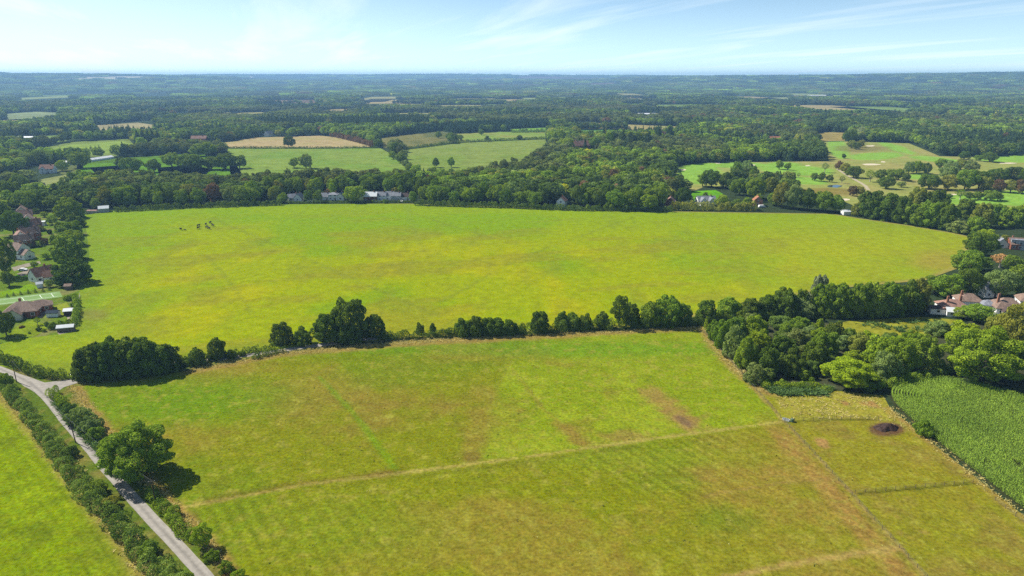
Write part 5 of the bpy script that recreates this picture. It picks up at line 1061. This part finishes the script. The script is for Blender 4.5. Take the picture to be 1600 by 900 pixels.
r1 = inb & (fd < 10.5); r2 = inb & (fd >= 10.5) & (fd < 21); r3 = inb & (fd >= 21) & (fd < 30)
SEG = [(100, 335, 'the grey shelter', 'the copper beech'), (335, 455, 'the copper beech', 'the cottages'), (455, 650, None, 'cottages'), (650, 780, 'the cottages', 'the golden tree'), (780, 890, None, 'golden'), (890, 1050, 'the golden tree', 'the brick house'), (1050, 1340, 'the brick house', 'the golf course')]
NAMESEG = ['between grey shelter and copper beech', 'between copper beech and cottages', 'behind the cottages', 'beyond the cottages towards the golden tree', 'just before the golden tree', 'between golden tree and red brick house', 'beyond the red brick house']
def pick(x, y):
    h = float(vnoise(np.array([x]), np.array([y]), 30, 71, 2)[0]) + rng.uniform(-.28, .28)
    return 'dark' if h < .38 else 'mid' if h < .72 else 'fresh' if h < .80 else 'olive' if h < .90 else 'greygreen'
for mask, rw in ((r1, 0), (r2, 1)):
    for (a, b, _, _), sn in zip(SEG, NAMESEG):
        idx = [i for i in np.where(mask)[0] if a <= px_[i] < b]; idx.sort(key=lambda i: px_[i])
        for q, i in enumerate(idx):
            t = pick(X[i], Y[i]); cls = random.choice(['oak', 'round', 'round', 'tall'] if rw else ['oak', 'round', 'round']); H = rng.uniform(11, 16) + 2.5 * rw; rr = size[i] * rng.uniform(1.0, 1.25)
            if rw == 0: lab = f'{TWORD[t]} {NOUN[cls]} on the woodland front {sn}, {ORD[q]} along' if q < 20 else f'{TWORD[t]} {NOUN[cls]} on the woodland front {sn}'; gp = f'woodland front {sn}'
            else: lab = f'{TWORD[t]} {NOUN[cls]} in the second woodland rank {sn}'; gp = lab + ' group'
            tree_at(X[i], Y[i], rr, H, t, cls, lab, gp)
rest = ~(r1 | r2)
INST = [np.stack([X[rest], Y[rest], size[rest]], 1)]
X2, Y2 = jgrid(1500, 3600, 13.8, 2); s2 = (5.6 + 4.6 * vnoise(X2, Y2, 40, 62, 3)) * np.random.default_rng(8).uniform(.7, 1.3, len(X2)); k = ~blocked(X2, Y2, s2); X2, Y2, s2 = X2[k], Y2[k], s2[k]
# a few thinner rides and gaps so that tree lines stand out
k = vnoise(X2, Y2, 160, 63, 3) > .30; X2, Y2, s2 = X2[k], Y2[k], s2[k]

LIB = bpy.data.collections.new('woodland kinds')       # sources of the mass, not linked to the scene
def lib(name, V, lv):
    me = quads_mesh(name, V, len(V) // 4, lv, M_LEAFI); o = bpy.data.objects.new(name, me); LIB.objects.link(o)
def norm_tree(V, Rr, H):
    V[:, :2] /= np.percentile(np.abs(V[:, :2]), 98.5); V[:, 2] /= np.percentile(V[:, 2], 99.8); return V
for s in range(7):
    V, lv = leaves_on(crown_lobes(200 + s, 5, 12, .8, 16, .36, egg=.15), 1300, .95, 200 + s, jitter=.55); lib(f'a{s}', norm_tree(V, 5, 12), lv)
for s in range(2):
    V, lv = leaves_on(cone_lobes(210 + s, 3, 14, .8, 9), 800, .9, 210 + s); lib(f'b{s}', norm_tree(V, 3, 14), lv)
V, lv = leaves_on([(math.cos(i * 2.4) * .6, math.sin(i * 2.4) * .6, 1.5 + i * .95, 1.5 * math.sin(math.pi * (i + 2.5) / 18) + .3, 1.5 * math.sin(math.pi * (i + 2.5) / 18) + .3, 1.5) for i in range(15)], 600, 1.0, 220); lib('c0', norm_tree(V, 2, 17), lv)
for s in range(4):                                      # wide patches of far canopy
    g = np.random.default_rng(230 + s); lb = []
    for i in range(59):
        a = i * 2.39996; q = 46 * math.sqrt((i + .5) / 59); rr = g.uniform(4.5, 7.5); h = g.uniform(8, 15); lb.append((q * math.cos(a) + g.normal() * 1.5, q * math.sin(a) + g.normal() * 1.5, h * .55, rr, rr, h * .45))
    V, lv = leaves_on(lb, 4200, 2.4, 230 + s, jitter=.5); lib(f'd{s}', V, lv)
KIND = {o.name: i for i, o in enumerate(sorted(LIB.objects, key=lambda o: o.name))}
def forest_tint(x, y, g):
    n = vnoise(x, y, 240, 81, 4); h = vnoise(x, y, 35, 82, 3) * .5 + g.random(len(x)) * .5
    c = np.tile(np.array(TINT['mid']), (len(x), 1)) * .92
    for thr, t in ((.40, 'dark'), (.66, 'fresh'), (.71, 'olive'), (.80, 'greygreen'), (.93, 'mid')):
        if t == 'dark': c[h < thr] = TINT[t]
        else: c[h > thr] = TINT[t]
    c = mixc(c, np.array([.085, .095, .04]), smooth(n, .52, .62) * .7); c = mixc(c, np.array([.045, .072, .026]), smooth(-n, -.42, -.34) * .6)
    cop = g.random(len(x)) < .012; c[cop] = TINT['copper']
    return c * g.uniform(.72, 1.62, (len(x), 1))
PTS = []
def add_points(x, y, z, kind, sc, tint): PTS.append((np.stack([x, y, z], 1), kind, sc, tint))
g = np.random.default_rng(99)
for x, y, s in ((INST[0][:, 0], INST[0][:, 1], INST[0][:, 2]), (X2, Y2, s2)):
    n = len(x); px, py = PX(x, y); kd = g.integers(0, 7, n); hh = (10.5 + 6 * vnoise(x, y, 60, 64, 3)) * g.uniform(.8, 1.2, n); rr = s * g.uniform(.95, 1.3, n); t = forest_tint(x, y, g)
    far_ = smooth(np.hypot(x, y), 900, 1700); t = t * (1 - .06 * far_)[:, None]
    con = (g.random(n) < .05) | ((vnoise(x, y, 180, 65, 3) > .62) & (y > 900) & (g.random(n) < .8)); kd[con] = KIND['b0'] + g.integers(0, 2, con.sum()); rr[con] *= .75; hh[con] *= 1.2; t[con] = np.array(TINT['blue']) * g.uniform(.9, 1.4, (con.sum(), 1))
    pop = inside(x, y, GP([(520, 203), (575, 202), (670, 200), (672, 190), (520, 192)])) | inside(x, y, GP([(400, 198), (510, 204), (510, 194), (400, 190)])); kd[pop] = KIND['c0']; rr[pop] = 2.6; hh[pop] = g.uniform(17, 22, pop.sum()); t[pop] = np.array([.062, .095, .036]) * g.uniform(.8, 1.2, (pop.sum(), 1))
    dk = inside(x, y, GP([(640, 216), (760, 206), (860, 204), (860, 192), (740, 196), (640, 204)])); kd[dk] = KIND['b0']; hh[dk] = g.uniform(11, 14, dk.sum()); t[dk] = np.array([.038, .07, .022]) * g.uniform(.9, 1.2, (dk.sum(), 1))
    pl = inside(x, y, GP([(270, 200), (560, 186), (560, 170), (300, 172)])) | inside(x, y, GP([(640, 178), (800, 176), (1000, 178), (1000, 170), (640, 166)])); t[pl] = t[pl] * .55 + np.array([.10, .10, .05]) * .45; hh[pl] = 13
    br = inside(x, y, GP([(150, 306), (300, 304), (640, 300), (640, 285), (150, 284)])); t[br] = t[br] * .6 + np.array([.12, .125, .04]) * .4
    add_points(x, y, np.zeros(n), kd, np.stack([rr, rr, hh], 1), t)
def patches(d0, d1, s, seed, f):
    x, y = jgrid(d0, d1, s, seed); keep = vnoise(x, y, 420, 66, 4, .6) > .36
    for P, buf in OPEN: keep &= ~(sdist(x, y, P) > -50 * f - 10)
    x, y = x[keep], y[keep]; z = hill_z(x, y); n = len(x); t = forest_tint(x, y, g) * (.52 + .9 * g.random((len(x), 1)) ** 1.5) * (.80 + .6 * vnoise(x, y, 350, 67, 3))[:, None]
    heath = (vnoise(x, y, 900, 31, 3) > .49) & (np.hypot(x, y) > 6300); k = ~heath | (g.random(n) < .12); x, y, z, t = x[k], y[k], z[k], t[k]; n = len(x)
    add_points(x, y, z - .5, KIND['d0'] + g.integers(0, 4, n), np.stack([np.full(n, f), np.full(n, f), g.uniform(.75, 1.25, n) * (.8 + .25 * f)], 1), t)
patches(3600, 8200, 78, 5, 1.0); patches(8200, 12300, 140, 6, 1.8)
CO = np.concatenate([p[0] for p in PTS]); KD = np.concatenate([p[1] for p in PTS]); SCL = np.concatenate([p[2] for p in PTS]); TN = np.concatenate([p[3] for p in PTS])
def make_woodland():
    me = bpy.data.meshes.new('woodland'); n = len(CO); me.vertices.add(n); me.vertices.foreach_set('co', CO.astype(np.float32).ravel())
    me.attributes.new('kind', 'INT', 'POINT').data.foreach_set('value', KD.astype(np.int32))
    me.attributes.new('scl', 'FLOAT_VECTOR', 'POINT').data.foreach_set('vector', SCL.astype(np.float32).ravel())
    me.attributes.new('tint', 'FLOAT_COLOR', 'POINT').data.foreach_set('color', np.concatenate([TN, np.ones((n, 1))], 1).astype(np.float32).ravel())
    me.attributes.new('rot', 'FLOAT_VECTOR', 'POINT').data.foreach_set('vector', np.stack([np.zeros(n), np.zeros(n), g.uniform(0, 6.283, n)], 1).astype(np.float32).ravel())
    o = link('woodland', me); tag(o, 'unbroken mixed woodland stretching back from the belt to the horizon', 'woodland', None, 'stuff')
    nt = bpy.data.node_groups.new('woodland', 'GeometryNodeTree'); nt.interface.new_socket('Geometry', in_out='INPUT', socket_type='NodeSocketGeometry'); nt.interface.new_socket('Geometry', in_out='OUTPUT', socket_type='NodeSocketGeometry')
    N = nt.nodes; L = nt.links; i = N.new('NodeGroupInput'); q = N.new('NodeGroupOutput'); ip = N.new('GeometryNodeInstanceOnPoints'); ci = N.new('GeometryNodeCollectionInfo')
    ci.inputs['Collection'].default_value = LIB; ci.inputs['Separate Children'].default_value = True; ci.inputs['Reset Children'].default_value = True
    L.new(i.outputs[0], ip.inputs['Points']); L.new(ci.outputs[0], ip.inputs['Instance']); ip.inputs['Pick Instance'].default_value = True
    for nm, ty, so in (('kind', 'INT', 'Instance Index'), ('rot', 'FLOAT_VECTOR', 'Rotation'), ('scl', 'FLOAT_VECTOR', 'Scale')):
        a = N.new('GeometryNodeInputNamedAttribute'); a.data_type = ty; a.inputs[0].default_value = nm; L.new(a.outputs[0], ip.inputs[so])
    L.new(ip.outputs[0], q.inputs[0]); md = o.modifiers.new('woodland', 'NODES'); md.node_group = nt
make_woodland()
print('trees', len(TREES), 'mass', len(CO))

# ------------------------------------------------------------------ air
hz = MB(); hz.box(-12700, 12700, -12700, 12700, -1, 160); hzm = bpy.data.materials.new('haze'); hzm.use_nodes = True
hn = hzm.node_tree.nodes; hn.remove(hn['Principled BSDF']); pv = hn.new('ShaderNodeVolumePrincipled'); pv.inputs['Color'].default_value = (.33, .61, 1, 1); pv.inputs['Density'].default_value = 1.12e-4; pv.inputs['Anisotropy'].default_value = .15
hzm.node_tree.links.new(pv.outputs[0], hn['Material Output'].inputs['Volume'])
tag(hz.build('haze', hzm), kind='stuff')
